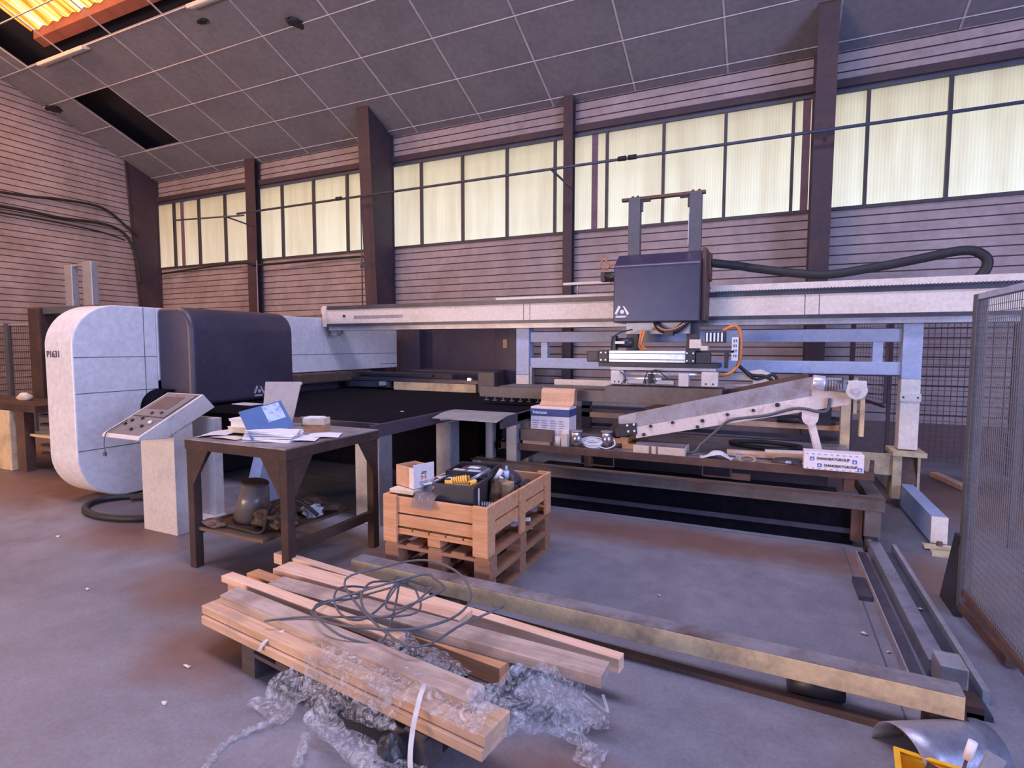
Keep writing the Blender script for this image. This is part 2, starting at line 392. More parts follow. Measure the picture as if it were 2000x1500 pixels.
def crumple(g, o, u, v, nu, nv, f, amp=0.02, seed=0):
    # wrinkled sheet; f(i/nu, j/nv) gives the surface point
    from mathutils import noise as mn
    off = Vector((seed * 3.1, seed * 1.7, seed * 2.3))
    V = [[None] * (nv + 1) for _ in range(nu + 1)]
    for i in range(nu + 1):
        for j in range(nv + 1):
            p = Vector(f(i / nu, j / nv)); q = p.copy(); p += mn.noise_vector(Vector((q.x * 7, q.y * 13, q.z * 13)) + off) * amp * 2.4 + mn.noise_vector(q * 26 + off) * amp * 0.7
            V[i][j] = g.bm.verts.new(p)
    for i in range(nu):
        for j in range(nv):
            g.bm.faces.new((V[i][j], V[i + 1][j], V[i + 1][j + 1], V[i][j + 1]))
    return g

# ------------------------------------------------------------------ the hall
YW = 9.2; XL = -14.15; XR = 4.2; YB = -1.0
struct(G().box(XL - .3, XR + 2, YB - 5, YW + .3, -0.12, 0).build('floor', 'concrete'))
# floor joints
struct(G().box(0.545, 0.553, 0.5, 4.7, 0.0, 0.0015).box(-6, 0.5, 4.71, 4.716, 0, 0.0015).build('trim_1', 'seam'))
PITCHZ = 0.131
def cladding(name, horiz_a, horiz_b, z0, z1, at, axis, sgn):
    # horizontal trapezoidal ribs: real profile extruded along the wall
    g = G(); prof = []; z = z0; k = 0
    while z < z1 - 1e-6:
        e = min(z + PITCHZ, z1)
        prof += [(0.0, z), (0.0, min(z + .060, e)), (0.005, min(z + .063, e)), (0.005, min(z + .109, e)), (0.020, min(z + .112, e)), (0.020, min(z + .122, e)), (0.0, min(z + .126, e))]
        z += PITCHZ
    prof.append((0.0, z1)); prof += [(0.10, z1), (0.10, z0)]
    q = [(at + sgn * d, zz) for d, zz in prof]
    g.prism(q, axis, horiz_a, horiz_b)
    o = g.build(name, ['cladding', 'cladding_seam'])
    ax = 1 if axis == 'x' else 0
    front = min if sgn > 0 else max
    fr = front(v.co[ax] for v in o.data.vertices)
    for f in o.data.polygons:
        c = sum(o.data.vertices[i].co[ax] for i in f.vertices) / len(f.vertices)
        if len(f.vertices) == 4 and 0.008 < abs(c - fr) < 0.04: f.material_index = 1
    return struct(o)
cladding('wall_back', XL, XR, 0.45, 3.42, YW, 'x', 1)
cladding('wall_back_upper', XL, XR, 5.20, 5.60, YW, 'x', 1)
bpy.data.objects['wall_back_upper'].name = 'wall_back.001'
cladding('wall_left', YB, YW, 0.45, 8.6, XL, 'y', -1)
struct(G().box(XL, XR, YW - .03, YW + .12, 0, 0.45).build('baseboard_back', 'plinth'))
struct(G().box(XL - .12, XL + .03, YB, YW - .03, 0, 0.45).build('baseboard_left', 'plinth'))
struct(G().box(XL, XR, YW - .07, YW + .1, 5.09, 5.20).build('trim_2', 'column', bevel=.004))      # steel header over the windows
struct(G().box(XL, XR, YW - .02, YW + .1, 5.03, 5.09).build('trim_3', 'pipe_grey'))
struct(G().box(XL, XR, YW - .03, YW + .1, 3.42, 3.45).build('trim_4', 'mullion'))
# windows, one per bay between columns
MX = [2.066 + .918 * k for k in range(2, -18, -1)]
bays = [(XL - .12, -10.65), (-10.65, -6.96), (-6.96, -3.15), (-3.15, 0.58), (0.58, XR)]
for i, (a, b) in enumerate(bays):
    root = bpy.data.objects.new('window_%d' % (i + 1), None); COL.objects.link(root); root.location = ((a + b) / 2, YW, 3.45); ORG[root.name] = Vector(root.location); struct(root)
    xs = [a] + sorted(x for x in MX if a + .1 < x < b - .1) + [b]
    fr = G()
    for x in xs[1:-1]: fr.box(x - .022, x + .022, YW - .03, YW + .03, 3.45, 5.03)
    fr.box(a, b, YW - .012, YW + .03, 3.45, 3.47)
    fr.build('window_frame', 'mullion', root)
    for x0, x1 in zip(xs[:-1], xs[1:]):
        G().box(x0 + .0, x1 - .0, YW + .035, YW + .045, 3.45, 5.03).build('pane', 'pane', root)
# slabs on the room side of the panes, painted as shadows of posts outside
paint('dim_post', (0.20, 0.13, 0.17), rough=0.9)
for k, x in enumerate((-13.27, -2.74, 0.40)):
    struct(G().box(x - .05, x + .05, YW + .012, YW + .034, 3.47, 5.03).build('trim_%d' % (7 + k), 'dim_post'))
# columns
def haunched(name, xa, xb, yb, yt, label):
    r = thing(name, label, 'column', ((xa + xb) / 2, YW - .3, 0))
    # front flange, tapered: yb at the floor .. yt under the roof
    zt = 5.6 + .4 * (YW - yt)
    g = G(); g.pts([(xa, yb, 0), (xb, yb, 0), (xb, yt, zt), (xa, yt, zt), (xa, yb + .02, 0), (xb, yb + .02, 0), (xb, yt + .02, zt), (xa, yt + .02, zt)],
                   [(0, 1, 2, 3), (7, 6, 5, 4), (0, 4, 5, 1), (1, 5, 6, 2), (2, 6, 7, 3), (3, 7, 4, 0)])
    g.build('flange', 'column', r)
    g = G(); g.prism([(yb + .02, 0), (yt + .02, zt), (YW - .04, 5.6), (YW - .04, 0)], 'x', xb - .045, xb - .02); g.build('web', 'column', r)
    G().box(xa, xb, YW - .04, YW - .02, 0, 5.6).build('rear_flange', 'column', r)
    return r
haunched('steel_column', -14.32, -14.10, 8.75, 8.42, 'dark haunched steel column in the far left corner of the hall')
haunched('steel_column', -7.10, -6.83, 8.72, 8.42, 'dark haunched steel column behind the punching machine')
haunched('steel_column', 0.46, 0.70, 8.76, 8.42, 'reddish brown steel column at the right behind the gantry beam')
def slim(xa, xb, label):
    r = thing('steel_column', label, 'column', ((xa + xb) / 2, 9.1, 0))
    G().box(xa, xb, 9.02, 9.035, 0, 5.66).box(xa, xb, 9.155, 9.168, 0, 5.6).each('flange', 'column', r)
    G().box((xa + xb) / 2 - .008, (xa + xb) / 2 + .008, 9.035, 9.155, 0, 5.62).build('web', 'column', r)
slim(-10.80, -10.50, 'slim dark steel post between the two leftmost window bays')
slim(-3.23, -3.07, 'slim dark steel post just left of the loading hood')
tag(G().cyl((.50, 8.70, 0.6), (.50, 8.70, 4.26), .012, 8).build('conduit', 'pipe_grey'), 'thin grey vertical conduit clipped to the reddish brown column', 'conduit')
tag(G().cyl((-10.46, 8.98, 0.6), (-10.46, 8.98, 3.4), .012, 8).build('conduit', 'wire_light'), 'pale vertical conduit on the slim leftmost post', 'conduit')
# compressed-air pipe along the windows
pr = thing('air_pipe', 'long grey pipe running in front of the strip windows', 'pipe', (-5, 8.3, 4.26))
G().cyl((-12.2, 8.3, 4.30), (-10.0, 8.3, 4.20), .018, 8).cyl((-10.2, 8.3, 4.25), (XR, 8.3, 4.265), .022, 8).build('pipe_run', 'pipe_grey', pr)
for x in (-7.45, -2.05, -1.9):
    G().cyl((x - .06, 8.3, 4.265), (x + .06, 8.3, 4.265), .036, 10).build('coupling', 'cable_black', pr)
G().cyl((-6.93, 8.3, 4.26), (-6.93, 8.3, 2.2), .012, 8).cyl((-6.93, 8.3, 3.05), (-6.93, 8.3, 2.95), .03, 8).build('drop_pipe', 'pipe_grey', pr)
for x in (-3.15, -10.6, .58): G().cyl((x - .02, 8.3, 4.25), (x + .06, 9.0, 4.15), .018, 8).build('bracket', 'pipe_grey', pr)
# lower dark cable run along the back wall
tag(G().tube(spline([(-14.0, 9.12, 3.30), (-12, 9.12, 3.38), (-10.8, 9.0, 3.36), (-10.4, 9.0, 3.30), (-8.5, 9.12, 3.33), (-7.1, 9.12, 3.30)]), .022, 6).build('cable_run', 'cable_black'),
    'black cable run on the back wall under the left windows', 'cable')
# cables on the left wall
tag(G().tube(spline([(-14.08, 3, 4.5), (-14.08, 5.97, 4.56), (-14.08, 7.04, 4.66), (-14.08, 7.86, 4.66), (-14.05, 8.4, 4.3), (-14.0, 8.6, 4.15)]), .03, 6).build('wall_cable', 'cable_black'),
    'upper black cable sagging along the left wall', 'cable')
tag(G().tube(spline([(-14.08, 3, 4.16), (-14.08, 5.96, 4.28), (-14.08, 7.0, 4.26), (-14.08, 7.85, 4.30), (-14.05, 8.3, 4.15), (-14.02, 8.5, 3.7), (-14.02, 8.6, 3.0)]), .035, 6)
    .tube(spline([(-14.06, 3, 4.05), (-14.06, 5.96, 4.15), (-14.06, 7.6, 4.12), (-14.04, 8.3, 4.0)]), .02, 6).build('wall_cable', 'cable_black'),
    'lower thick black cable bundle along the left wall', 'cable')

# ceiling: suspended panels on a slope, some missing
def cz(y, off=0.0): return 5.6 + off + .4 * (YW - y)
cy = [9.2, 9.04, 8.31, 7.57, 6.83, 6.11, 5.4, 4.68, 3.95, 3.22, 2.5]
cx = [-14.15, -13.12, -11.88, -10.44, -9.06, -7.66, -6.26, -4.87, -3.47, -2.07, -.68, .72, 2.12, 3.52, XR]
g = G(); bars = G()
for i in range(len(cx) - 1):
    for j in range(len(cy) - 1):
        x0, x1, y1, y0 = cx[i], cx[i + 1], cy[j], cy[j + 1]
        if i == 1 and j in (2, 3): continue
        if j >= 5 and cx[i] >= -13.2: 
            if i < 7 and j < 9: continue
        g.pts([(x0, y0, cz(y0)), (x1, y0, cz(y0)), (x1, y1, cz(y1)), (x0, y1, cz(y1)),
               (x0, y0, cz(y0, .03)), (x1, y0, cz(y0, .03)), (x1, y1, cz(y1, .03)), (x0, y1, cz(y1, .03))],
              [(0, 3, 2, 1), (4, 5, 6, 7), (0, 1, 5, 4), (1, 2, 6, 5), (2, 3, 7, 6), (3, 0, 4, 7)])
struct(g.build('ceiling', 'ceiling_panel'))
for y in cy[1:-1]:
    for xa_, xb_ in (((XL, -13.12), (-11.88, XR)) if y == 7.57 else ((XL, XR),)):
        bars.bar((xa_, y, cz(y) - .006), (xb_, y, cz(y) - .006), .028, .014, up=(0, -.4, 1))
for x in cx[1:-1]: bars.bar((x, cy[-1], cz(cy[-1]) - .005), (x, cy[0], cz(cy[0]) - .005), .028, .012, up=(0, -.4, 1))
bars.bar((-13.4, 6.11, cz(6.11) - .004), (-13.4, 2.5, cz(2.5) - .004), .028, .012, up=(0, -.4, 1))
struct(bars.build('trim_5', 'ceiling_bar'))
def slab(name, x0, x1, y0, y1, o, th, mat):
    g = G(); g.pts([(x0, y0, cz(y0, o)), (x1, y0, cz(y0, o)), (x1, y1, cz(y1, o)), (x0, y1, cz(y1, o)),
                    (x0, y0, cz(y0, o + th)), (x1, y0, cz(y0, o + th)), (x1, y1, cz(y1, o + th)), (x0, y1, cz(y1, o + th))],
                   [(0, 3, 2, 1), (4, 5, 6, 7), (0, 1, 5, 4), (1, 2, 6, 5), (2, 3, 7, 6), (3, 0, 4, 7)]); return g.build(name, mat)
struct(slab('ceiling.001', XL, XR, 5.95, YW, .55, .05, 'roof_dark'))
struct(slab('ceiling.002', XL, -12.85, 2.5, 5.95, .55, .05, 'roof_dark'))
struct(slab('ceiling.003', -5.0, XR, 2.5, 5.95, .55, .05, 'roof_dark'))
struct(slab('trim_6', -12.7, -5.0, 6.03, 6.20, .36, .18, 'roof_wood'))
struct(G().prism([(2.5, cz(2.5)), (9.2, cz(9.2)), (9.2, cz(9.2, .6)), (2.5, cz(2.5, .6))], 'x', XL - .1, XL).build('wall_left.001', 'roof_dark'))
# corrugated skylight sheet
sk = bpy.data.objects.new('window_6', None); COL.objects.link(sk); sk.location = (-9, 4.5, cz(4.5, .45)); ORG[sk.name] = Vector(sk.location); struct(sk)
g = G(); n = 96; rows = [(-12.75 + 7.75 * i / n) for i in range(n + 1)]
Va = []
for i, x in enumerate(rows):
    dz = .028 * math.sin(i * math.pi / 2)
    Va.append([g.bm.verts.new((x, y, cz(y, .5 + dz))) for y in (3.0, 4.5, 6.02)])
for i in range(n):
    for j in range(2):
        f = g.bm.faces.new((Va[i][j], Va[i + 1][j], Va[i + 1][j + 1], Va[i][j + 1])); f.smooth = True
g.build('pane', 'skylight_sheet', sk)
G().bar((-12.75, 5.35, cz(5.35, .42)), (-5, 5.35, cz(5.35, .42)), .05, .07, up=(0, -.4, 1)).build('purlin', 'roof_wood', sk)
def batten(x0, x1, lab):
    r = thing('ceiling_light', lab, 'light fitting', ((x0 + x1) / 2, 6.10, cz(6.10) - .08))
    G().bar((x0, 6.10, cz(6.1) - .05), (x1, 6.10, cz(6.1) - .05), .16, .06, up=(0, -.4, 1)).build('housing', 'cream', r, bevel=.01)
    G().bar((x0 + .05, 6.06, cz(6.1) - .09), (x1 - .05, 6.06, cz(6.1) - .09), .03, .03).build('tube', 'alu', r)
batten(-12.65, -11.2, 'unlit pale batten light at the edge of the open ceiling, far left')
batten(-8.4, -6.95, 'unlit pale batten light at the ceiling edge near the top of the frame')
def debris(x, y, sx, sy, lab):
    g = G(); g.ball((x, y, cz(y) - .03), 1, 2, (sx, sy, .03))
    for v in g.bm.verts: v.co += Vector((random.uniform(-.3, .3) * sx, random.uniform(-.3, .3) * sy, random.uniform(-.02, .02)))
    tag(g.build('torn_insulation', 'cable_black'), lab, 'debris')
debris(-6.87, 6.79, .10, .17, 'dark tuft of torn insulation hanging from the middle ceiling panels')
debris(-8.45, 6.34, .10, .05, 'small dark scrap stuck on the ceiling below the batten light')
debris(-13.9, 6.9, .16, .14, 'dark scrap at the ceiling edge over the left wall')

# ------------------------------------------------------------------ punching machine
def rounded(pts_r, n=10):
    out = []; N = len(pts_r)
    for i, (x, y, r) in enumerate(pts_r):
        if r == 0: out.append((x, y)); continue
        p = Vector((x, y)); a = Vector(pts_r[i - 1][:2]) - p; b = Vector(pts_r[(i + 1) % N][:2]) - p
        la, lb = a.length, b.length; a.normalize(); b.normalize()
        ang = a.angle(b); d = r / math.tan(ang / 2); c = p + (a + b).normalized() * (r / math.sin(ang / 2))
        s = p + a * d; e = p + b * d
        a0 = math.atan2((s - c).y, (s - c).x); a1 = math.atan2((e - c).y, (e - c).x)
        da = (a1 - a0 + math.pi) % (2 * math.pi) - math.pi
        for k in range(n + 1):
            t = a0 + da * k / n; out.append((c.x + r * math.cos(t), c.y + r * math.sin(t)))
    return out
mach = thing('punching_machine', 'large white and dark punching machine with rounded front, code P1631', 'machine', (-5.9, 4.8, 0))
XM = -5.75; XF = -6.20
prof = rounded([(2.89, .02, .44), (2.89, 1.885, .40), (3.67, 1.885, 0), (3.67, .02, 0)], 14)
body = G().prism(prof, 'x', XF, XM, smooth=False).build('front_shell', 'shell_white', mach, bevel=.012)
G().box(XF, XM - .005, 3.67, 7.76, 1.13, 1.885).build('upper_arm', 'shell_white', mach, bevel=.01)
G().box(XF, XM - .01, 3.67, 7.76, .02, .78).build('lower_frame', 'cabinet_dark', mach)
G().box(XF, XF + .2, 3.67, 7.76, .78, 1.13).build('throat_back', 'cabinet_dark', mach)
sg = G()
for z in (1.385, 1.05, .515): sg.box(XM, XM + .002, 2.90, 3.66, z - .003, z + .003)
sg.box(XM, XM + .002, 3.535, 3.541, .85, 1.88)
for z in (1.375,): sg.box(XM - .004, XM - .002, 5.4, 7.74, z - .003, z + .003)
sg.box(XM - .004, XM - .002, 7.3, 7.74, 1.2, 1.206)
sg.each('panel_seam', 'seam', mach)
# dark tool cover
XC = -5.22
cov = rounded([(XM, 1.03, 0), (XM, 1.885, 0), (XC, 1.885, .24), (XC, .885, 0), (-5.55, .885, 0)], 12)
G().prism(cov, 'y', 3.67, 4.98).build('tool_cover', 'shell_dark', mach, bevel=.05, seg=4)
G().cyl((XM + .004, 3.66, .86), (-5.5, 3.66, .86), .19, 28).build('turret', 'brush_black', mach)
emblem(mach, (XC + .004, 4.46, .99), (0, 1, 0), (0, 0, 1), .12, 'grey_mark')
text('P1631', .088, 'ink', mach, (-6.16, 2.886, 1.385), (1, 0, 0), (0, 0, 1), bold=.0008)
# bottom parts under the arm
G().box(-6.0, -5.6, 5.0, 6.9, .98, 1.12).build('tool_holder', 'junk_brown', mach, bevel=.02)
G().box(-5.75, -4.0, 6.65, 6.85, .98, 1.10).build('slide_beam', 'cabinet_dark', mach, bevel=.01)
G().box(-5.6, -4.3, 6.60, 6.66, 1.00, 1.02).box(-5.6, -4.3, 6.60, 6.66, 1.06, 1.08).each('slide_rail', 'rail_dark', mach)

cabn = thing('control_cabinet', 'dark purple sheet steel cabinet behind the brush table', 'cabinet', (-4.6, 8.3, 0))
G().box(-5.95, -5.46, 8.0, 8.7, 0, 1.81).build('side_bay', 'cabinet_dark', cabn, bevel=.008)
G().box(-5.46, -5.2, 8.12, 8.7, 0, 1.80).build('recess', 'shell_dark', cabn)
G().box(-5.2, -4.0, 8.0, 8.7, 0, 1.80).build('body', 'cabinet_dark', cabn, bevel=.008)
G().box(-4.0, -3.62, 7.98, 8.7, 0, 1.80).build('door', 'shell_dark', cabn, bevel=.006)
G().box(-3.85, -3.78, 7.97, 7.98, 1.46, 1.60).build('label_plate', 'warn_yellow', cabn)
G().box(-5.1, -3.75, 7.2, 7.9, .5, 1.12).build('plinth_box', 'shell_dark', cabn, bevel=.01)
cc = thing('cable_chain', 'black cable chain standing beside the left gantry post', 'cable chain', (-3.5, 8.0, .8))
for k in range(42): G().box(-3.58, -3.47, 7.95, 8.0, k * .042, .035 + k * .042).build('link', 'cable_grey', cc)

# brush table ------------------------------------------------------
bt = thing('brush_table', 'wide black brush table of the punching machine on pale legs', 'table', (-4, 4.8, 0))
G().prism([(-5.70, 3.9), (-4.3, 3.9), (-4.3, 3.55), (-2.80, 3.55), (-2.80, 4.62), (-2.08, 4.62), (-2.08, 6.05), (-3.1, 6.05), (-3.1, 6.7), (-5.70, 6.7)], 'z', .80, .872).build('brush_bed', 'brush_black', bt)
G().box(-2.80, -2.775, 3.4, 4.62, .775, .876).box(-2.105, -2.08, 4.30, 6.05, .775, .876).box(-4.2, -2.80, 3.52, 3.55, .775, .876).each('edge_trim', 'cabinet_dark', bt)
def leg(x0, x1, y0, y1, z1, mat='console_grey'):
    g = G(); g.box(x0, x1, y0, y1, .0, z1); return g.build('leg', mat, bt, bevel=.006)
leg(-3.13, -2.88, 3.62, 3.80, .8, 'galv'); leg(-2.86, -2.70, 4.45, 4.62, .775, 'galv'); leg(-2.5, -2.42, 4.78, 4.86, .775, 'galv'); leg(-2.26, -2.15, 4.75, 4.85, .8, 'galv')
leg(-4.25, -4.05, 3.62, 3.85, .8, 'galv')
G().prism([(3.3, 0), (3.62, 0), (3.62, .75), (3.55, .75)], 'x', -4.15, -4.02).build('leg', 'steel_blue', bt)
G().box(-5.6, -2.9, 5.4, 5.5, .0, .7).build('rear_panel', 'brush_black', bt)
G().box(-5.6, -3.1, 6.3, 6.4, .0, .78).build('rear_panel', 'brush_black', bt)
fl = thing('flap_sheet', 'bent grey metal flap at the corner of the brush table', 'metal sheet', (-2.4, 4.55, .86))
G().prism([(4.17, .855), (4.36, .885), (4.56, .890), (4.56, .884), (4.36, .878), (4.17, .848)], 'x', -2.72, -2.07).build('flap', 'galv', fl)
G().box(-2.74, -2.68, 4.33, 4.45, .81, .875).build('corner_block', 'cream', fl)
sc = tag(G().box(-3.16, -3.13, 4.30, 4.32, .873, .877).build('paper_scrap', 'paper'), 'tiny white scrap lying on the black brush table', 'scrap')
# guide carriage at the back of the table
gc = thing('sheet_guide', 'long low sheet guide with a cream front strip at the back of the brush table', 'machine part', (-4.2, 6.4, .87))
G().box(-4.83, -3.50, 6.42, 6.60, .873, .985).build('front_strip', 'yellow_cream', gc, bevel=.004)
G().box(-5.7, -3.45, 6.45, 6.64, .99, 1.035).build('top_rail', 'rail_dark', gc)
G().box(-5.7, -4.9, 6.42, 6.62, .90, .98).build('rear_rail', 'rail_dark', gc)
G().box(-3.45, -3.20, 6.38, 6.65, .873, 1.16).build('end_block', 'shell_dark', gc, bevel=.01)
G().box(-5.04, -4.96, 6.36, 6.42, .93, .985).build('clamp', 'alu', gc)
G().box(-3.62, -3.56, 6.40, 6.44, 1.035, 1.07).build('clamp', 'alu', gc)

# ------------------------------------------------------------------ gantry
ga = thing('gantry', 'long cream gantry beam on blue and cream posts spanning the hall', 'gantry', (-.8, 6.1, 0))
XE = -5.70; XG = 4.0
G().box(XE, XG, 6.0, 6.25, 1.80, 1.995).build('beam', 'cream', ga, bevel=.004)
G().box(XE + .04, XG, 5.99, 6.26, 1.765, 1.80).build('lower_rail', 'rail_dark', ga)
G().box(XE + .08, XG, 6.01, 6.24, 1.71, 1.765).build('lower_flange', 'galv', ga)
G().box(XE + .08, XG, 5.985, 6.20, 1.995, 2.045).build('upper_rail', 'rail_dark', ga)
g = G()
x = -.5
while x < 2.6: g.box(x, x + .014, 5.975, 5.99, 2.03, 2.05); x += .028
g.build('rack_teeth', 'rail_dark', ga)
G().box(-.55, XG, 6.02, 6.24, 2.045, 2.112).build('cover_strip', 'cream', ga)
G().box(-3.02, -1.4, 6.05, 6.16, 2.045, 2.078).build('cover_strip', 'cream', ga)
G().box(-2.17, -1.62, 6.08, 6.12, 2.195, 2.222).build('cover_strip', 'cream', ga)
G().cyl((-2.0, 6.1, 2.07), (-2.0, 6.1, 2.2), .01, 8).build('bracket', 'galv', ga)
G().box(XE - .015, XE + .06, 5.985, 6.26, 1.76, 2.05).box(XE - .07, XE - .015, 6.02, 6.1, 1.95, 2.03).each('end_plate', 'cream', ga)
G().box(-5.16, -4.35, 5.997, 6.001, 1.865, 1.905).build('slot', 'conveyor_grey', ga)
G().cyl((-5.33, 5.985, 1.905), (-5.33, 6.002, 1.905), .018, 12).build('socket', 'black_plastic', ga)
g = G()
for x in (-2.63, -2.55, .30, .42): g.box(x, x + .006, 5.998, 6.001, 1.80, 1.99)
g.each('joint', 'rust_steel', ga)
G().box(-5.60, -5.50, 6.03, 6.12, 1.64, 1.71).box(-5.50, -5.44, 6.04, 6.1, 1.66, 1.71).each('sensor', 'galv', ga)
# right post, foot
XP = 1.19
G().box(XP - .075, XP + .075, 6.1, 6.26, 1.20, 1.71).build('post', 'steel_blue', ga, bevel=.006)
G().box(XP - .075, XP + .075, 6.1, 6.26, .55, 1.20).build('lower_post', 'cream', ga, bevel=.006)
G().box(XP - .08, XP + .08, 6.085, 6.1, 1.0, 1.07).build('splice_plate', 'cream', ga)
G().cyl((XP - .055, 6.08, 1.035), (XP - .055, 6.09, 1.035), .008, 8).cyl((XP + .055, 6.08, 1.035), (XP + .055, 6.09, 1.035), .008, 8).each('bolt', 'black_plastic', ga)
G().box(XP - .13, XP + .13, 6.0, 6.36, .50, .54).build('flange_plate', 'yellow_cream', ga)
G().box(XP - .12, XP - .05, 6.03, 6.3, .1, .50).box(XP + .08, XP + .10, 6.08, 6.3, .1, .50).each('foot_stub', 'yellow_cream', ga)
G().prism([(6.3, .50), (6.12, .50), (6.08, .23), (6.3, .23)], 'x', XP - .04, XP + .08).build('gusset', 'rust_steel', ga)
G().box(XP - .045, XP + .055, 5.0, 7.5, .035, .235).build('foot_beam', 'steel_blue', ga, bevel=.003)
G().box(XP - .046, XP + .056, 4.99, 5.0, .035, .235).build('end_cap', 'cream', ga)
G().box(XP - .10, XP + .13, 4.90, 4.98, .012, .032).box(XP - .08, XP + .14, 4.78, 4.84, .0, .03).each('floor_plate', 'yellow_cream', ga)
G().cyl((XP, 4.95, .0), (XP, 4.95, .06), .02, 8).build('levelling_screw', 'rust_steel', ga)
G().box(.40, XP - .12, 6.05, 6.12, .31, .50).build('tie_beam', 'yellow_cream', ga)
# left post
G().box(-2.77, -2.60, 6.1, 6.26, 1.15, 1.71).build('post', 'steel_blue', ga, bevel=.006)
G().box(-2.77, -2.60, 6.1, 6.26, .0, 1.15).build('lower_post', 'console_grey', ga, bevel=.006)
G().box(-2.79, -2.60, 6.09, 6.1, .93, 1.03).build('splice_plate', 'cream', ga)
for z0, z1 in ((1.54, 1.665), (1.232, 1.355)):
    G().box(-2.60, XP - .075, 6.13, 6.22, z0, z1).build('cross_rail', 'steel_blue', ga, bevel=.008)
for x in (-2.46, XP - .30): G().box(x, x + .08, 6.14, 6.21, 1.355, 1.54).build('rail_tie', 'steel_blue', ga)
G().box(-2.60, -2.57, 6.12, 6.2, 1.0, 1.25).build('stiffener', 'conveyor_grey', ga)

# loading carriage with hood
lc = thing('loading_carriage', 'dark glossy hood with two masts and gripper hanging on the gantry', 'machine', (-1.0, 5.8, 1.7))
hp = rounded([(5.95, 1.735, 0), (5.53, 1.735, 0), (5.53, 2.30, .06), (5.72, 2.43, .10), (5.95, 2.45, 0)], 8)
G().prism(hp, 'x', -1.435, -.60).build('hood', 'hood_dark', lc, bevel=.012, seg=3)
G().box(-.60, -.56, 5.60, 6.0, 1.74, 2.44).build('side_plate', 'rust_steel', lc, bevel=.01)
G().box(-.585, -.54, 5.80, 6.0, 2.15, 2.42).build('hose_flange', 'rust_steel', lc, bevel=.008)
G().box(-1.40, -.62, 5.95, 6.32, 2.12, 2.40).build('carriage_body', 'cabinet_dark', lc)
emblem(lc, (-1.345, 5.526, 1.845), (1, 0, 0), (0, 0, 1), .12, 'white_mark')
for x0, x1 in ((-1.345, -1.225), (-.745, -.63)):
    G().box(x0, x1, 5.74, 5.82, 1.20, 3.0).build('mast', 'post_grey', lc, bevel=.004)
G().box(-1.42, -.60, 5.75, 5.81, 2.985, 3.012).build('crossbar', 'rust_steel', lc)
G().prism([(-1.225, 2.985), (-1.13, 2.985), (-1.13, 2.965), (-1.205, 2.965), (-1.205, 2.87), (-1.225, 2.87)], 'y', 5.76, 5.80).prism([(-.745, 2.985), (-.84, 2.985), (-.84, 2.965), (-.765, 2.965), (-.765, 2.87), (-.745, 2.87)], 'y', 5.76, 5.80).each('angle_bracket', 'rail_dark', lc)
for x in (-1.31, -1.26, -.72, -.66): G().cyl((x, 5.78, 3.01), (x, 5.78, 3.03), .014, 8).build('bolt', 'rust_steel', lc)
G().box(-.752, -.745, 5.735, 5.74, 2.5, 2.8).build('scale_strip', 'alu', lc)
G().cyl((-1.44, 5.9, 2.24), (-1.62, 5.9, 2.24), .055, 14).box(-1.66, -1.61, 5.85, 5.95, 2.19, 2.29).build('motor', 'black_plastic', lc)
G().tube(spline([(-1.45, 5.85, 2.33), (-1.52, 5.83, 2.36), (-1.6, 5.83, 2.31), (-1.66, 5.83, 2.36), (-1.62, 5.83, 2.42), (-1.55, 5.83, 2.35)]), .008, 6).build('cable', 'orange_cable', lc)
# gripper below
G().box(-1.32, -.70, 5.62, 5.72, 1.62, 1.73).build('mounting_plate', 'galv', lc)
G().prism([(-1.07, 1.655), (-1.02, 1.72), (-.97, 1.655)], 'y', 5.615, 5.62).build('warning_sign', 'warn_yellow', lc)
G().tube(spline([(-1.02, 5.6, 1.73), (-.96, 5.55, 1.66), (-.85, 5.55, 1.64), (-.76, 5.58, 1.70), (-.72, 5.6, 1.75)]), .03, 8).build('cable_loop', 'black_plastic', lc)
G().tube(spline([(-1.0, 5.55, 1.69), (-.92, 5.50, 1.655), (-.82, 5.50, 1.665), (-.74, 5.54, 1.72)]), .008, 6).build('cable', 'orange_cable', lc)
G().box(-.92, -.84, 5.5, 5.6, 1.60, 1.65).build('connector', 'black_plastic', lc)
gy = 5.25
G().box(-1.40, -.685, gy, gy + .09, 1.345, 1.455).build('gripper_rail', 'alu', lc, bevel=.004)
G().box(-1.40, -.685, gy - .003, gy, 1.368, 1.375).box(-1.40, -.685, gy - .003, gy, 1.425, 1.431).each('rail_groove', 'rail_dark', lc)
for x0, x1 in ((-1.50, -1.40), (-.685, -.60)):
    G().box(x0, x1, gy - .02, gy + .11, 1.34, 1.46).build('end_block', 'black_plastic', lc, bevel=.008)
g = G()
for x in (-1.47, -1.425, -.67, -.615):
    for z in (1.365, 1.435): g.cyl((x, gy - .026, z), (x, gy - .02, z), .008, 8)
g.each('screw', 'alu', lc)
G().box(-1.62, -1.50, gy, gy + .09, 1.345, 1.45).box(-.60, -.47, gy, gy + .10, 1.34, 1.44).each('servo_motor', 'black_plastic', lc, bevel=.008)
G().box(-1.5, -.40, gy, gy + .4, 1.30, 1.34).build('base_plate', 'black_plastic', lc)
G().box(-1.38, -.42, gy - .01, gy + .08, 1.272, 1.298).build('lower_rail', 'galv', lc)
G().box(-.60, -.28, gy + .1, gy + .4, 1.44, 1.46).box(-.36, -.33, gy + .1, gy + .2, 1.30, 1.44).each('cable_shelf', 'black_plastic', lc)
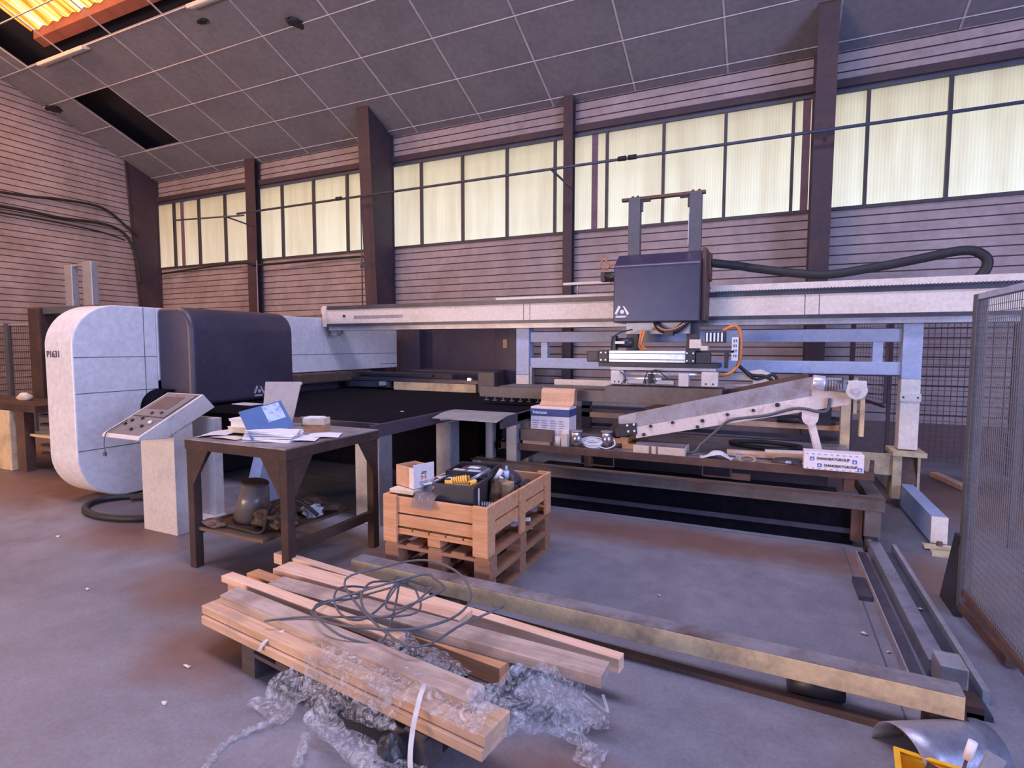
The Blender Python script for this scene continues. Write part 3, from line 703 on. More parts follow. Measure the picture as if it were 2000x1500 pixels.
for x0, x1 in ((-1.37, -1.25), (-.54, -.40)):
    G().box(x0, x1, gy - .03, gy + .09, 1.135, 1.265).build('bearing_block', 'console_grey', lc, bevel=.006)
    G().cyl((x0 + .04, gy - .034, 1.16), (x0 + .04, gy - .03, 1.16), .008, 8).cyl((x1 - .04, gy - .034, 1.16), (x1 - .04, gy - .03, 1.16), .008, 8).each('bolt', 'black_plastic', lc)
G().cyl((-1.25, gy + .03, 1.24), (-.54, gy + .03, 1.24), .022, 12).cyl((-1.25, gy + .03, 1.19), (-.9, gy + .03, 1.19), .015, 10).each('shaft', 'alu', lc)
G().box(-1.22, -1.05, gy, gy + .08, 1.135, 1.18).box(-.95, -.78, gy, gy + .08, 1.135, 1.18).each('cylinder', 'galv', lc, bevel=.01)
G().box(-.74, -.65, gy - .03, gy + .07, 1.13, 1.25).build('sensor_box', 'console_grey', lc, bevel=.006)
G().box(-1.02, -.97, gy, gy + .06, 1.15, 1.24).build('valve', 'black_plastic', lc)
G().tube(spline([(-1.28, gy - .03, 1.26), (-1.22, gy - .06, 1.2), (-1.26, gy - .06, 1.14)]), .005, 6).tube(spline([(-1.06, gy - .02, 1.15), (-1.0, gy - .06, 1.27), (-.93, gy - .05, 1.17)]), .005, 6).tube(spline([(-1.0, gy - .02, 1.14), (-.95, gy - .06, 1.28), (-.83, gy - .05, 1.2)]), .005, 6).each('air_hose', 'black_plastic', lc)
G().cyl((-1.34, gy + .15, 1.53), (-1.20, gy + .15, 1.53), .05, 12).box(-1.40, -1.36, gy + .1, gy + .2, 1.46, 1.60).build('motor', 'black_plastic', lc)
G().box(-1.36, -1.27, gy + .08, gy + .1, 1.52, 1.545).build('label_plate', 'paper', lc)
G().tube(spline([(-1.40, gy + .1, 1.46), (-1.39, gy + .1, 1.57), (-1.32, gy + .12, 1.63), (-1.22, gy + .2, 1.66)]), .008, 6).build('cable', 'cable_black', lc)
G().tube(spline([(-1.12, gy + .3, 1.65), (-1.13, gy + .2, 1.52), (-1.06, gy + .1, 1.46)]), .014, 6).tube(spline([(-1.15, gy + .3, 1.65), (-1.15, gy + .2, 1.50), (-1.09, gy + .1, 1.46)]), .012, 6).build('cable', 'orange_cable', lc)
G().box(-.53, -.36, gy + .1, gy + .3, 1.53, 1.63).build('valve_bank', 'black_plastic', lc)
g = G()
for k in range(5): g.box(-.52 + k * .032, -.505 + k * .032, gy + .09, gy + .1, 1.54, 1.62)
g.build('valve_rib', 'alu', lc)
G().box(-.66, -.56, gy + .05, gy + .2, 1.48, 1.56).box(-.56, -.50, gy + .05, gy + .2, 1.46, 1.50).each('fitting', 'cream', lc)
G().box(-.30, -.245, gy + .1, gy + .13, 1.37, 1.58).build('slotted_bracket', 'alu', lc)
g = G()
for k in range(4): g.box(-.285, -.278, gy + .096, gy + .1, 1.40 + k * .045, 1.425 + k * .045).box(-.267, -.26, gy + .096, gy + .1, 1.40 + k * .045, 1.425 + k * .045)
g.build('slot', 'black_plastic', lc)
G().tube(spline([(-.38, gy + .15, 1.64), (-.28, gy + .15, 1.68), (-.23, gy + .15, 1.60), (-.23, gy + .15, 1.40), (-.25, gy + .15, 1.32), (-.32, gy + .1, 1.25), (-.42, gy + .08, 1.235)]), .016, 8).build('cable', 'orange_cable', lc)
G().tube(spline([(-.24, gy + .2, 1.32), (-.14, gy + .25, 1.24), (0.0, gy + .25, 1.22), (.1, gy + .25, 1.12), (.16, gy + .25, 1.02)]), .016, 8).tube(spline([(-.22, gy + .22, 1.30), (-.10, gy + .25, 1.20), (.05, gy + .25, 1.24), (.10, gy + .25, 1.13)]), .014, 8).each('cable_bundle', 'cable_black', lc)
G().prism([(-.42, 1.13), (.06, 1.13), (.06, 1.24), (-.06, 1.29), (-.42, 1.22), (-.42, 1.19), (-.12, 1.19), (-.12, 1.15), (-.42, 1.15)], 'y', gy + .25, gy + .3).build('side_arm', 'console_grey', lc)
tag(G().tube(spline([(-.56, 5.9, 2.33), (-.30, 6.1, 2.31), (-.12, 6.2, 2.283), (.43, 6.2, 2.195), (.85, 6.2, 2.235), (1.24, 6.2, 2.30), (1.48, 6.2, 2.345), (1.62, 6.2, 2.34), (1.71, 6.2, 2.27), (1.71, 6.2, 2.18), (1.66, 6.2, 2.10)], 10), .042, 12).build('corrugated_hose', 'cable_black'),
    'thick black corrugated hose arching from the hood to the right', 'hose')
# suction frame under the carriage
sf = thing('suction_frame', 'long dark suction frame beam with small cups over the brush table', 'machine part', (-1.7, 5.3, .95))
G().box(-2.80, -1.42, 5.22, 5.32, .955, 1.06).build('beam', 'rack_green', sf, bevel=.004)
G().box(-1.42, -.36, 5.2, 5.5, .955, 1.115).build('main_beam', 'rack_green', sf, bevel=.004)
G().box(-2.7, -1.42, 5.5, 5.9, 1.035, 1.055).build('top_plate', 'rack_green', sf)
for k in range(10): G().cyl((-2.74 + k * .1, 5.27, .955), (-2.74 + k * .1, 5.27, .925), .008, 8).cyl((-2.74 + k * .1, 5.27, .925), (-2.74 + k * .1, 5.27, .915), .028, 10).build('suction_cup', 'galv', sf)
G().box(-2.2, -1.3, 5.9, 5.97, 1.06, 1.12).build('side_rail', 'cream', sf)

# scissor lift rack behind
lr = thing('lift_rack', 'rusty storage lift of stacked horizontal bars behind the tilted conveyor', 'rack', (-.3, 6.2, 0))
for y, z, h, m in ((6.3, .86, .05, 'cardboard'), (6.3, .76, .035, 'rail_dark'), (6.3, .66, .055, 'cardboard'), (6.4, .54, .04, 'rail_dark'), (6.3, .42, .05, 'rack_green')):
    G().box(-2.0, .66, y, y + .07, z, z + h).build('cross_bar', m, lr)
G().box(.66, .74, 6.2, 6.3, .40, 1.02).box(.76, .79, 6.2, 6.3, .85, 1.2).each('end_post', 'yellow_cream', lr)
G().box(.30, .58, 6.2, 6.32, .72, .92).cyl((.1, 6.25, .75), (.62, 6.25, .75), .03, 10).build('drive', 'black_plastic', lr)
G().box(-2.0, -1.9, 6.3, 6.4, .1, .95).build('end_post', 'rail_dark', lr)
G().box(-2.0, .6, 6.5, 6.55, .05, .5).build('rear_sheet', 'cabinet_dark', lr)

# ------------------------------------------------------------------ sheet cart (rack)
ct = thing('sheet_cart', 'low rusty steel sheet cart carrying boxes and the conveyor', 'cart', (-.9, 5.3, 0))
ZB = .40
G().box(-2.60, .80, 4.69, 4.77, ZB - .10, ZB).build('front_beam', 'rack_green', ct, bevel=.003)
G().box(-2.60, .80, 4.66, 4.685, ZB - .005, ZB + .004).build('front_lip', 'rust_steel', ct)
G().box(-2.60, -2.30, 4.77, 6.1, ZB - .09, ZB).build('side_beam', 'rack_green', ct)
G().box(.70, .80, 4.77, 6.1, ZB - .09, ZB).build('side_beam', 'rack_green', ct)
G().box(-2.60, .80, 6.1, 6.18, ZB - .1, ZB).build('rear_beam', 'rack_green', ct)
G().box(.68, .78, 4.70, 4.80, .06, ZB - .1).build('leg', 'rack_green', ct)
G().box(-2.56, -2.46, 4.70, 4.80, .06, ZB - .1).build('leg', 'rack_green', ct)
for x in (.70, -2.55): G().cyl((x - .02, 4.70, .055), (x + .06, 4.70, .055), .055, 18).build('wheel', 'black_plastic', ct)
G().box(.60, .67, 4.74, 4.82, .05, ZB - .1).build('wheel_bracket', 'rust_steel', ct)
G().prism([(-2.59, 4.685), (-2.50, 4.685), (-2.50, 4.6899), (-2.59, 4.6899)], 'z', ZB - .085, ZB - .012).build('number_plate', 'galv', ct)
text('1', .075, 'ink', ct, (-2.565, 4.683, ZB - .078), (1, 0, 0), (0, 0, 1), bold=.003)
# upper tray
G().box(-2.36, .74, 4.78, 4.80, .505, .57).build('tray_edge', 'rust_steel', ct, bevel=.002)
G().box(-2.36, .70, 4.80, 6.15, .535, .55).build('tray_sheet', 'bench_top', ct)
G().prism([(-2.36, 4.78), (-2.36, 6.15), (-2.33, 6.15), (-2.33, 4.78)], 'z', .50, .57).build('tray_edge', 'rust_steel', ct)
G().bar((.72, 4.80, .555), (.80, 5.3, .545), .03, .05).build('tray_edge', 'rust_steel', ct)
g = G()
for x in (-2.27, -1.5, .55): g.box(x, x + .07, 4.82, 4.88, ZB, .505)
g.each('spacer', 'rust_steel', ct)
for x in (-1.44, -.47, ):
    G().box(x, x + .006, 4.775, 4.80, .43, .505).box(x + .22, x + .226, 4.775, 4.80, .43, .505).box(x, x + .226, 4.775, 4.80, .424, .43).build('fork_pocket', 'rust_steel', ct)
G().box(-.24, -.10, 4.775, 4.785, .42, .47).build('lug', 'rust_steel', ct)
G().box(-2.3, .62, 5.0, 6.0, .14, .16).build('lower_shelf', 'cabinet_dark', ct)
G().box(-2.40, .62, 4.79, 4.80, .0, .29).build('front_skirt', 'brush_black', ct)
G().box(-2.40, .62, 4.775, 4.79, .09, .13).build('skirt_ledge', 'rail_dark', ct)

# things on the cart ------------------------------------------------
ZT = .552
bx = thing('cardboard_box', 'tall white box with navy band and open brown flap on the cart', 'box', (-1.91, 5.1, ZT))
G().box(-2.062, -1.672, 4.885, 5.10, ZT, .918).build('carton', 'box_white', bx, bevel=.004)
G().box(-2.064, -1.670, 4.883, 5.102, .832, .900).build('band', 'box_navy', bx)
fp_ = [(5.10, .925), (5.20, .945)] + [(5.245 - .04 * math.cos(a), 1.055 + .045 * math.sin(a)) for a in (math.pi, 2.4, 1.6, .8, 0)] + [(5.25, .93)]
pl = [(4.93, .920), (5.00, .928), (5.04, .96), (5.045, 1.04), (5.06, 1.075), (5.09, 1.085), (5.115, 1.07), (5.12, .925)]
g = G()
for (a, b) in zip(pl[:-1], pl[1:]): g.bar((-1.845, a[0], a[1]), (-1.845, b[0], b[1]), .340, .004, up=(0, 0, 1) if abs(b[0] - a[0]) > abs(b[1] - a[1]) else (0, 1, 0))
g.build('flap', 'cardboard', bx)
text('Interpon', .042, 'white_mark', bx, (-2.04, 4.881, .852), (1, 0, 0), (0, 0, 1), bold=.001)
g = G()
for c in range(4):
    for r_ in range(4):
        g.box(-2.035 + c * .088, -2.035 + c * .088 + random.uniform(.04, .065), 4.883, 4.885, .785 - r_ * .022, .791 - r_ * .022)
    for r_ in range(3): g.box(-2.035 + c * .088, -2.035 + c * .088 + random.uniform(.03, .06), 4.883, 4.885, .70 - r_ * .018, .695 - r_ * .018)
g.build('printed_text', 'ink_grey', bx)
wb = thing('wooden_crate', 'small brown wooden crate with a stick in it on the cart', 'crate', (-1.98, 4.86, ZT))
g = G(); g.box(-2.13, -1.81, 4.80, 4.81, .60, .705).box(-2.13, -1.81, 4.868, 4.878, .60, .705).box(-2.13, -2.12, 4.81, 4.868, .60, .705).box(-1.82, -1.81, 4.81, 4.868, .60, .705).box(-2.12, -1.82, 4.81, 4.868, .60, .61)
g.build('crate_side', 'cardboard_dark', wb)
G().box(-2.11, -1.84, 4.81, 4.87, ZT, .60).build('lower_box', 'cardboard', wb)
tag(G().bar((-2.10, 4.84, .62), (-2.21, 4.84, .78), .02, .01, up=(0, 1, 0)).build('metal_bar', 'galv'), 'flat grey metal bar leaning out of the small brown crate', 'bar')
tag(G().cyl((-1.765, 4.84, ZT), (-1.765, 4.84, ZT + .10), .03, 12).build('cardboard_tube', 'cardboard_light'), 'short pale cardboard tube beside the small brown crate', 'tube')
tag(G().box(-1.725, -1.67, 4.82, 4.875, ZT, ZT + .13).build('spool_box', 'cardboard_light'), 'narrow cream carton in front of the white box', 'box')
can = thing('steel_can', 'shiny steel can left of the coiled white cable', 'can', (-1.60, 4.90, ZT), 'steel cans on the cart')
def can_parts(root):
    L = ORG[root.name]
    G().cyl(L + Vector((0, 0, .008)), L + Vector((0, 0, .155)), .052, 24, caps=True).build('can_body', 'chrome', root)
    G().cyl(L, L + Vector((0, 0, .012)), .062, 24).build('base_rim', 'rust_steel', root)
    G().cyl(L + Vector((0, 0, .150)), L + Vector((0, 0, .160)), .055, 24).build('top_rim', 'galv', root)
can_parts(can)
dup(can, (-1.335, 4.98, ZT), .3, 'shiny steel can right of the coiled white cable')
g = G()
for k in range(5):
    cxx, cyy = -1.455 + random.uniform(-.01, .01), 4.94 + random.uniform(-.01, .01); rx = .07 + k * .008
    g.tube([(cxx + rx * math.cos(t * math.pi / 12), cyy + .7 * rx * math.sin(t * math.pi / 12) * .5, ZT + .02 + k * .012 + .025 * math.sin(t * math.pi / 12)) for t in range(24)], .006, 6, closed=True)
g.tube(spline([(-1.39, 4.92, ZT + .02), (-1.30, 4.86, ZT + .02), (-1.24, 4.90, ZT + .05), (-1.26, 4.95, ZT + .09)]), .006, 6)
tag(g.build('cable_coil', 'paper'), 'coil of thin white cable between the two steel cans', 'cable')
fb = thing('flat_box', 'flat dirty brown carton under the middle of the conveyor', 'box', (-.80, 4.98, ZT))
G().box(-1.06, -.62, 4.84, 5.13, ZT, ZT + .075).build('carton', 'cardboard_light', fb, bevel=.004)
G().box(-1.055, -.625, 4.845, 5.125, ZT + .075, ZT + .078).build('lid', 'bench_top', fb)
G().box(-.92, -.90, 4.836, 4.84, ZT, ZT + .075).box(-.86, -.845, 4.836, 4.84, ZT, ZT + .075).each('tape', 'cardboard_dark', fb)
g = G(); crumple(g, None, 0, 0, 10, 6, lambda u, v: (-.50 + u * .26, 4.84 + v * .14, ZT + .006 + .07 * math.sin(math.pi * u) * math.sin(math.pi * min(v + .2, 1))), .007, 3)
tag(g.build('crumpled_plastic', 'rag'), 'crumpled white plastic on the cart edge right of the flat carton', 'plastic')
tag(G().bar((-.30, 5.10, ZT + .03), (.35, 5.12, ZT + .03), .05, .05).build('yellow_batten', 'wood_pale'), 'pale yellow wooden batten lying on the cart behind the black cloth', 'batten')
tag(G().bar((.0, 5.04, ZT + .075), (.36, 5.06, ZT + .085), .05, .018).build('cream_strip', 'cream'), 'cream strip lying above the yellow batten', 'strip')
g = G(); crumple(g, None, 0, 0, 12, 8, lambda u, v: (.05 + u * .22, 4.82 + v * .16, ZT + .01 + .055 * math.sin(math.pi * u) ** .5 * (.4 + .6 * math.sin(math.pi * v))), .006, 5)
tag(g.build('black_cloth', 'rag_dark'), 'crumpled black cloth left of the printed long box', 'cloth')
tag(G().box(.15, .19, 4.80, 4.82, ZT + .03, ZT + .045).build('blue_tag', 'pale_blue'), 'small pale blue tag on the black cloth', 'tag')
tag(G().bar((-.02, 4.815, ZT + .012), (.18, 4.812, ZT + .012), .02, .012).build('thin_stick', 'wood_orange'), 'thin orange stick in front of the black cloth', 'stick')
tag(G().tube([(-.13 + .06 * math.cos(t * math.pi / 10), 4.88 + .05 * math.sin(t * math.pi / 10), ZT + .02 + .02 * math.sin(t * math.pi / 10)) for t in range(20)], .012, 6, closed=True).build('tape_roll', 'kraft'), 'brown roll of tape between white plastic and black cloth', 'tape')
tag(G().box(-.22, -.17, 4.90, 4.95, ZT, ZT + .05).build('small_fitting', 'galv'), 'small grey fitting behind the brown tape roll', 'fitting')
db = thing('long_box', 'long white printed box at the right end of the cart', 'box', (.47, 4.77, ZT))
G().box(.27, .66, 4.70, 4.84, .572, .705).build('carton', 'box_white', db, bevel=.003)
for k, (xx, zz) in enumerate(((.375, .655), (.425, .605), (.29, .68))):
    if k < 2: text('DANOBATGROUP', .026, 'ink', db, (xx - .02, 4.697, zz - .004), (1, 0, 0), (0, 0, 1), bold=.0006)
for (xx, zz) in ((.325, .655), (.375, .608), (.60, .650), (.635, .594)):
    G().box(xx - .014, xx + .014, 4.6975, 4.70, zz - .014, zz + .014).build('printed_square', 'ink_blue', db)
    G().prism([(xx - .009, zz - .008), (xx + .009, zz - .008), (xx, zz + .009)], 'y', 4.6955, 4.6975).build('printed_mark', 'white_mark', db)
g = G()
for k in range(9): g.box(.285 + k * .04, .30 + k * .04, 4.6975, 4.70, .690, .693).box(.285 + k * .04, .30 + k * .04, 4.6975, 4.70, .580, .583)
g.build('printed_dash', 'ink', db)
# conveyor
cv = thing('tilted_conveyor', 'small tilted scrap conveyor with gear motor standing on the cart', 'conveyor', (-.3, 5.2, ZT))
ya, yb = 5.02, 5.42
G().prism([(-1.08, .765), (-1.08, .895), (.322, 1.255), (.326, 1.10)], 'y', ya, ya + .012).build('side_plate', 'conveyor_grey', cv)
G().prism([(-1.08, .765), (-1.08, .905), (.322, 1.27), (.326, 1.10)], 'y', yb, yb + .012).build('side_plate', 'rust_steel', cv)
G().prism([(-1.08, .785), (-1.08, .895), (-1.24, .85), (-1.24, .74)], 'y', ya + .012, ya + .02).build('tail_plate', 'galv', cv)
G().prism([(-1.07, .660), (-1.07, .765), (.326, 1.10), (.326, 1.19), (.42, 1.20), (.58, 1.13), (.585, 1.045)], 'y', ya - .012, ya).build('side_rail', 'conveyor_cream', cv)
G().prism([(-1.07, .660), (-1.07, .765), (.326, 1.10), (.58, 1.13), (.585, 1.045)], 'y', yb + .012, yb + .024).build('side_rail', 'conveyor_cream', cv)
G().prism([(-1.2, .72), (-1.2, .75), (.55, 1.13), (.55, 1.10)], 'y', ya + .012, yb).build('belt', 'rust_steel', cv)
G().cyl((-1.25, ya, .715), (-1.25, yb, .715), .07, 20).build('tail_roller', 'bench_dark', cv)
G().prism([(-1.25, .66), (-1.27, .72), (-1.23, .78), (-1.07, .80), (-1.06, .70)], 'y', ya - .02, ya - .012).build('bearing_plate', 'black_plastic', cv)
g = G()
for (xx, zz) in ((-1.15, .775), (-1.09, .787), (-1.14, .72), (-1.085, .728)): g.cyl((xx, ya - .028, zz), (xx, ya - .02, zz), .011, 8)
g.each('bolt', 'white_mark', cv)
g = G()
for (xx, zz, s) in ((-1.0, .70, .016), (-.94, .78, .014), (-.75, .825, .014), (-.5, .855, .016), (-.54, .80, .014), (-.3, .92, .014), (-.1, .965, .014), (.08, 1.02, .018)):
    g.cyl((xx, ya - .03, zz), (xx, ya - .012, zz), s, 8)
g.each('clamp', 'black_plastic', cv)
G().tube(spline([(-1.15, ya + .2, .60), (-.62, ya - .06, .57), (-.5, ya - .05, .66), (-.36, ya - .04, .80), (-.26, ya - .035, .88), (.0, ya - .03, .93), (.22, ya - .03, 1.0), (.38, ya - .03, .98), (.44, ya - .03, 1.0), (.45, ya - .03, 1.09)]), .012, 8).build('power_cable', 'cable_grey', cv)
G().cyl((.32, ya - .06, 1.215), (.41, ya - .06, 1.205), .062, 20).build('fan_cowl', 'alu', cv, bevel=.01)
G().cyl((.41, ya - .06, 1.205), (.55, ya - .06, 1.19), .05, 18).box(.42, .52, ya - .10, ya - .02, 1.235, 1.255).build('motor', 'conveyor_grey', cv)
g = G()
for k in range(6): g.cyl((.425 + k * .02, ya - .06, 1.205), (.43 + k * .02, ya - .06, 1.205), .056, 18)
g.build('cooling_fins', 'rail_dark', cv)
G().cyl((.62, ya - .10, 1.165), (.62, ya, 1.165), .075, 18).box(.56, .69, ya - .08, ya, 1.18, 1.235).build('gear_box', 'console_grey', cv, bevel=.008)
G().cyl((.615, ya - .115, 1.16), (.615, ya - .10, 1.16), .024, 14).build('shaft_end', 'alu', cv)
G().box(.66, .69, ya - .02, ya + .05, .80, 1.18).build('torque_bracket', 'yellow_cream', cv)
G().prism([(.26, .985), (.26, .93)] + [(.32 - .058 * math.cos(a * math.pi / 10), .925 - .058 * math.sin(a * math.pi / 10)) for a in range(1, 10)] + [(.38, .93), (.38, .985)], 'y', ya - .022, ya - .013).build('leg_plate', 'conveyor_cream', cv)
G().bar((.33, ya + .0, .90), (.42, ya + .0, ZT), .05, .02, up=(0, 1, 0)).bar((.33, yb, .91), (.42, yb, ZT), .05, .03, up=(0, 1, 0)).each('leg', 'conveyor_cream', cv)
G().box(-1.20, -1.02, ya - .01, yb, ZT, ZT + .05).box(-1.30, -1.15, ya, yb, ZT + .05, .66).each('rest_block', 'wood_orange', cv)
tag(G().tube(spline([(-.2, 5.6, ZT + .015), (.1, 5.5, ZT + .02), (.3, 5.7, ZT + .02), (.0, 5.85, ZT + .02), (-.3, 5.75, ZT + .02)], 8, True), .02, 6, closed=True).build('cable_loop', 'cable_black'), 'black cable looped on the cart under the conveyor', 'cable')

# ------------------------------------------------------------------ floor beam and rails
fb = thing('floor_beam', 'long yellow painted steel beam lying in front of the cart', 'beam', (-.75, 2.6, 0))
g = G(); g.bar((-2.265, 2.62, .155), (.705, 2.54, .155), .10, .09); g.build('beam', 'yellow_cream', fb, bevel=.003)
g = G(); g.bar((-2.26, 2.62, .2015), (.705, 2.54, .2015), .099, .002); g.build('top_face', 'bench_top', fb)
G().cyl((.12, 2.60, .055), (.33, 2.62, .055), .053, 18).build('roller', 'black_plastic', fb)
G().cyl((-1.7, 2.60, .055), (-1.5, 2.60, .055), .053, 18).build('roller', 'rust_steel', fb)
G().box(.60, .72, 2.50, 2.62, .0, .11).build('end_pad', 'bench_dark', fb)
tag(G().bar((-2.4, 2.70, .012), (.60, 2.50, .012), .045, .024).build('floor_rail', 'rust_steel'), 'thin rusty floor rail in front of the yellow beam', 'rail')
rl = thing('cart_rails', 'worn steel channel rails running from the yellow beam to the cart wheel', 'rail', (.75, 3.7, 0))
G().box(.700, .775, 2.98, 4.66, .0, .09).build('rail', 'rail_steel', rl, bevel=.004)
G().box(.775, .86, 2.72, 4.66, .0, .022).build('channel_floor', 'rail_dark', rl)
G().box(.86, .885, 2.85, 4.75, .0, .06).build('channel_flange', 'galv', rl)
G().box(.61, .665, 2.72, 4.5, .0, .05).build('inner_rail', 'rail_dark', rl)
G().box(.605, .612, 2.72, 4.5, .0, .055).build('rail_edge', 'wire_light', rl)
G().box(.71, .81, 2.84, 2.98, .02, .14).build('stop_block', 'galv', rl, bevel=.006)
G().box(.70, .83, 2.72, 2.84, .0, .05).build('block_pad', 'bench_dark', rl)
G().box(.53, .60, 3.75, 4.05, .0, .03).build('angle_shoe', 'rail_dark', rl)
tag(G().bar((1.78, 7.75, .03), (1.93, 7.0, .03), .09, .05).build('timber_offcut', 'wood_pale'), 'short pale timber lying on the floor by the back mesh fence', 'timber')

# ------------------------------------------------------------------ fences
fn = thing('mesh_fence', 'grey wire mesh guard fence panel at the right edge', 'fence', (1.0, 3.0, 0))
XFc = 1.0
G().box(XFc - .02, XFc + .03, 3.66, 3.72, .08, 1.775).build('post', 'post_grey', fn, bevel=.003)
G().box(XFc - .015, XFc + .02, 1.6, 3.72, 1.745, 1.775).build('top_rail', 'steel_blue', fn)
G().box(XFc - .015, XFc + .02, 1.6, 3.66, .16, .19).build('bottom_rail', 'rust_steel', fn)
g = G(); y = 3.65
while y > 1.7: g.box(XFc - .001, XFc + .0022, y - .0014, y + .0014, .19, 1.745); y -= .025
z = .2
while z < 1.74: g.box(XFc - .0035, XFc - .001, 1.7, 3.66, z - .0014, z + .0014); z += .035
g.build('wire_mesh', 'wire_grey', fn)
G().prism([(3.72, 1.32 - .86), (3.80, .46), (4.02, .0), (3.74, .0)], 'x', XFc - .02, XFc + .02).build('foot_bracket', 'black_plastic', fn)
G().box(XFc - .03, XFc + .04, 3.70, 3.76, .42, .47).build('clamp', 'black_plastic', fn)
G().bar((XFc + .0, 3.66, .10), (XFc + .07, 3.22, .035), .05, .05).build('brace', 'rust_steel', fn)
fnp = thing('fence_post', 'dark upright post seen through the right mesh fence', 'post', (1.72, 5.2, 0))
G().box(1.66, 1.70, 5.2, 5.24, 0, 1.78).build('post', 'post_grey', fnp)
bf = thing('mesh_fence', 'rusty square mesh fence standing near the back wall', 'fence', (2.0, 8.2, 0))
g = G(); x = 1.38
while x < 3.6: g.box(x - .003, x + .003, 8.2, 8.206, .1, 1.86); x += .062
z = .1
while z < 1.87: g.box(1.38, 3.6, 8.194, 8.2, z - .003, z + .003); z += .062
g.build('wire_mesh', 'wire_rust', bf)
G().box(1.36, 1.40, 8.18, 8.22, 0, 1.87).box(2.55, 2.59, 8.18, 8.22, 0, 1.87).each('post', 'column', bf)
gt = thing('fence_gate', 'open dark mesh gate leaf hanging beside the right gantry post', 'gate', (1.1, 8.0, .8))
g = G(); g.bar((.97, 8.2, .86), (.97, 8.2, 1.80), .05, .05).bar((1.24, 7.6, .83), (1.24, 7.6, 1.84), .03, .03).bar((.97, 8.2, 1.80), (1.24, 7.6, 1.84), .03, .03).bar((.97, 8.2, .88), (1.24, 7.6, .80), .03, .03)
g.build('frame', 'column', gt)
g = G()
for k in range(1, 12):
    t = k / 12; g.bar((.97 + .27 * t, 8.2 - .6 * t, .86), (.97 + .27 * t, 8.2 - .6 * t, 1.82), .004, .004)
for k in range(18): g.bar((.97, 8.2, .9 + k * .052), (1.24, 7.6, .88 + k * .053), .004, .004)
g.build('wire_mesh', 'wire_rust', gt)
G().box(.95, 1.0, 8.2, 8.25, 0, 1.8).build('gate_post', 'column', gt)
lf = thing('mesh_fence', 'dim mesh fence by the left wall beyond the punching machine', 'fence', (-11.6, 5.2, 0))
g = G(); x = -13.9
while x < -9.6: g.box(x - .002, x + .002, 5.2, 5.205, .3, 1.86); x += .07
z = .3
while z < 1.86: g.box(-13.9, -9.6, 5.195, 5.2, z - .002, z + .002); z += .07
g.build('wire_mesh', 'wire_rust', lf)
G().box(-12.35, -12.22, 5.16, 5.22, 0, 1.88).box(-11.55, -11.5, 5.18, 5.22, 0, 1.82).box(-9.6, -9.54, 5.18, 5.22, 0, 1.8).each('post', 'post_grey', lf)
G().box(-13.9, -9.6, 5.18, 5.22, 1.84, 1.87).build('top_rail', 'wire_light', lf)

# ------------------------------------------------------------------ far left machinery
dc = thing('dark_housing', 'open dark brown steel housing behind the rounded machine front', 'machine', (-8.8, 4.5, 0))
G().box(-9.06, -8.78, 4.05, 5.4, .70, 2.0).build('side_frame', 'bench_dark', dc, bevel=.02)
G().box(-8.78, -7.6, 4.1, 4.2, 1.91, 2.0).build('top_frame', 'post_grey', dc)
G().box(-8.78, -7.6, 4.9, 5.0, .2, 1.98).build('inner_panel', 'brush_black', dc)
G().box(-9.0, -7.2, 4.3, 5.4, 0, .68).build('base', 'bench_dark', dc)
mg = thing('mast_frame', 'pale grey twin mast frame rising behind the rounded machine', 'machine part', (-10.05, 5.25, 0))
G().box(-10.45, -10.24, 5.2, 5.3, 0, 2.79).build('mast', 'galv', mg, bevel=.01); G().box(-9.95, -9.70, 5.2, 5.3, 0, 2.82).build('mast', 'galv', mg, bevel=.01)
G().box(-10.24, -9.95, 5.22, 5.28, 2.76, 2.80).build('crosshead', 'galv', mg)
lt = thing('side_table', 'dark steel side table with pale leg at the left edge', 'table', (-8.6, 3.7, 0))
G().box(-10.4, -7.6, 3.42, 4.0, .72, .80).build('table_top', 'bench_dark', lt)
G().box(-8.44, -8.14, 3.40, 3.55, 0, .72).build('leg', 'yellow_cream', lt, bevel=.01)
G().box(-8.10, -7.92, 3.45, 3.55, 0, .72).build('leg', 'rust_steel', lt)
G().box(-7.92, -7.0, 3.5, 3.56, .42, .45).build('stretcher', 'yellow_cream', lt)
G().box(-7.9, -7.0, 3.7, 3.8, .05, .6).build('inner_panel', 'shell_dark', lt)
G().bar((-7.9, 3.62, .66), (-6.6, 3.62, .62), .05, .03).bar((-7.9, 3.62, .55), (-6.6, 3.62, .53), .05, .03).bar((-7.9, 3.62, .3), (-6.6, 3.62, .3), .05, .03).bar((-7.9, 3.62, .2), (-6.6, 3.62, .2), .05, .03).each('guide_bar', 'rail_dark', lt)
g = G(); g.ball((-8.55, 3.75, .84), .1, 2, (1.2, .6, .55))
for v in g.bm.verts: v.co += Vector([random.uniform(-.02, .02) for _ in range(3)])
tag(g.build('rag_bundle', 'litter'), 'pale crumpled rag on the left side table', 'rag')

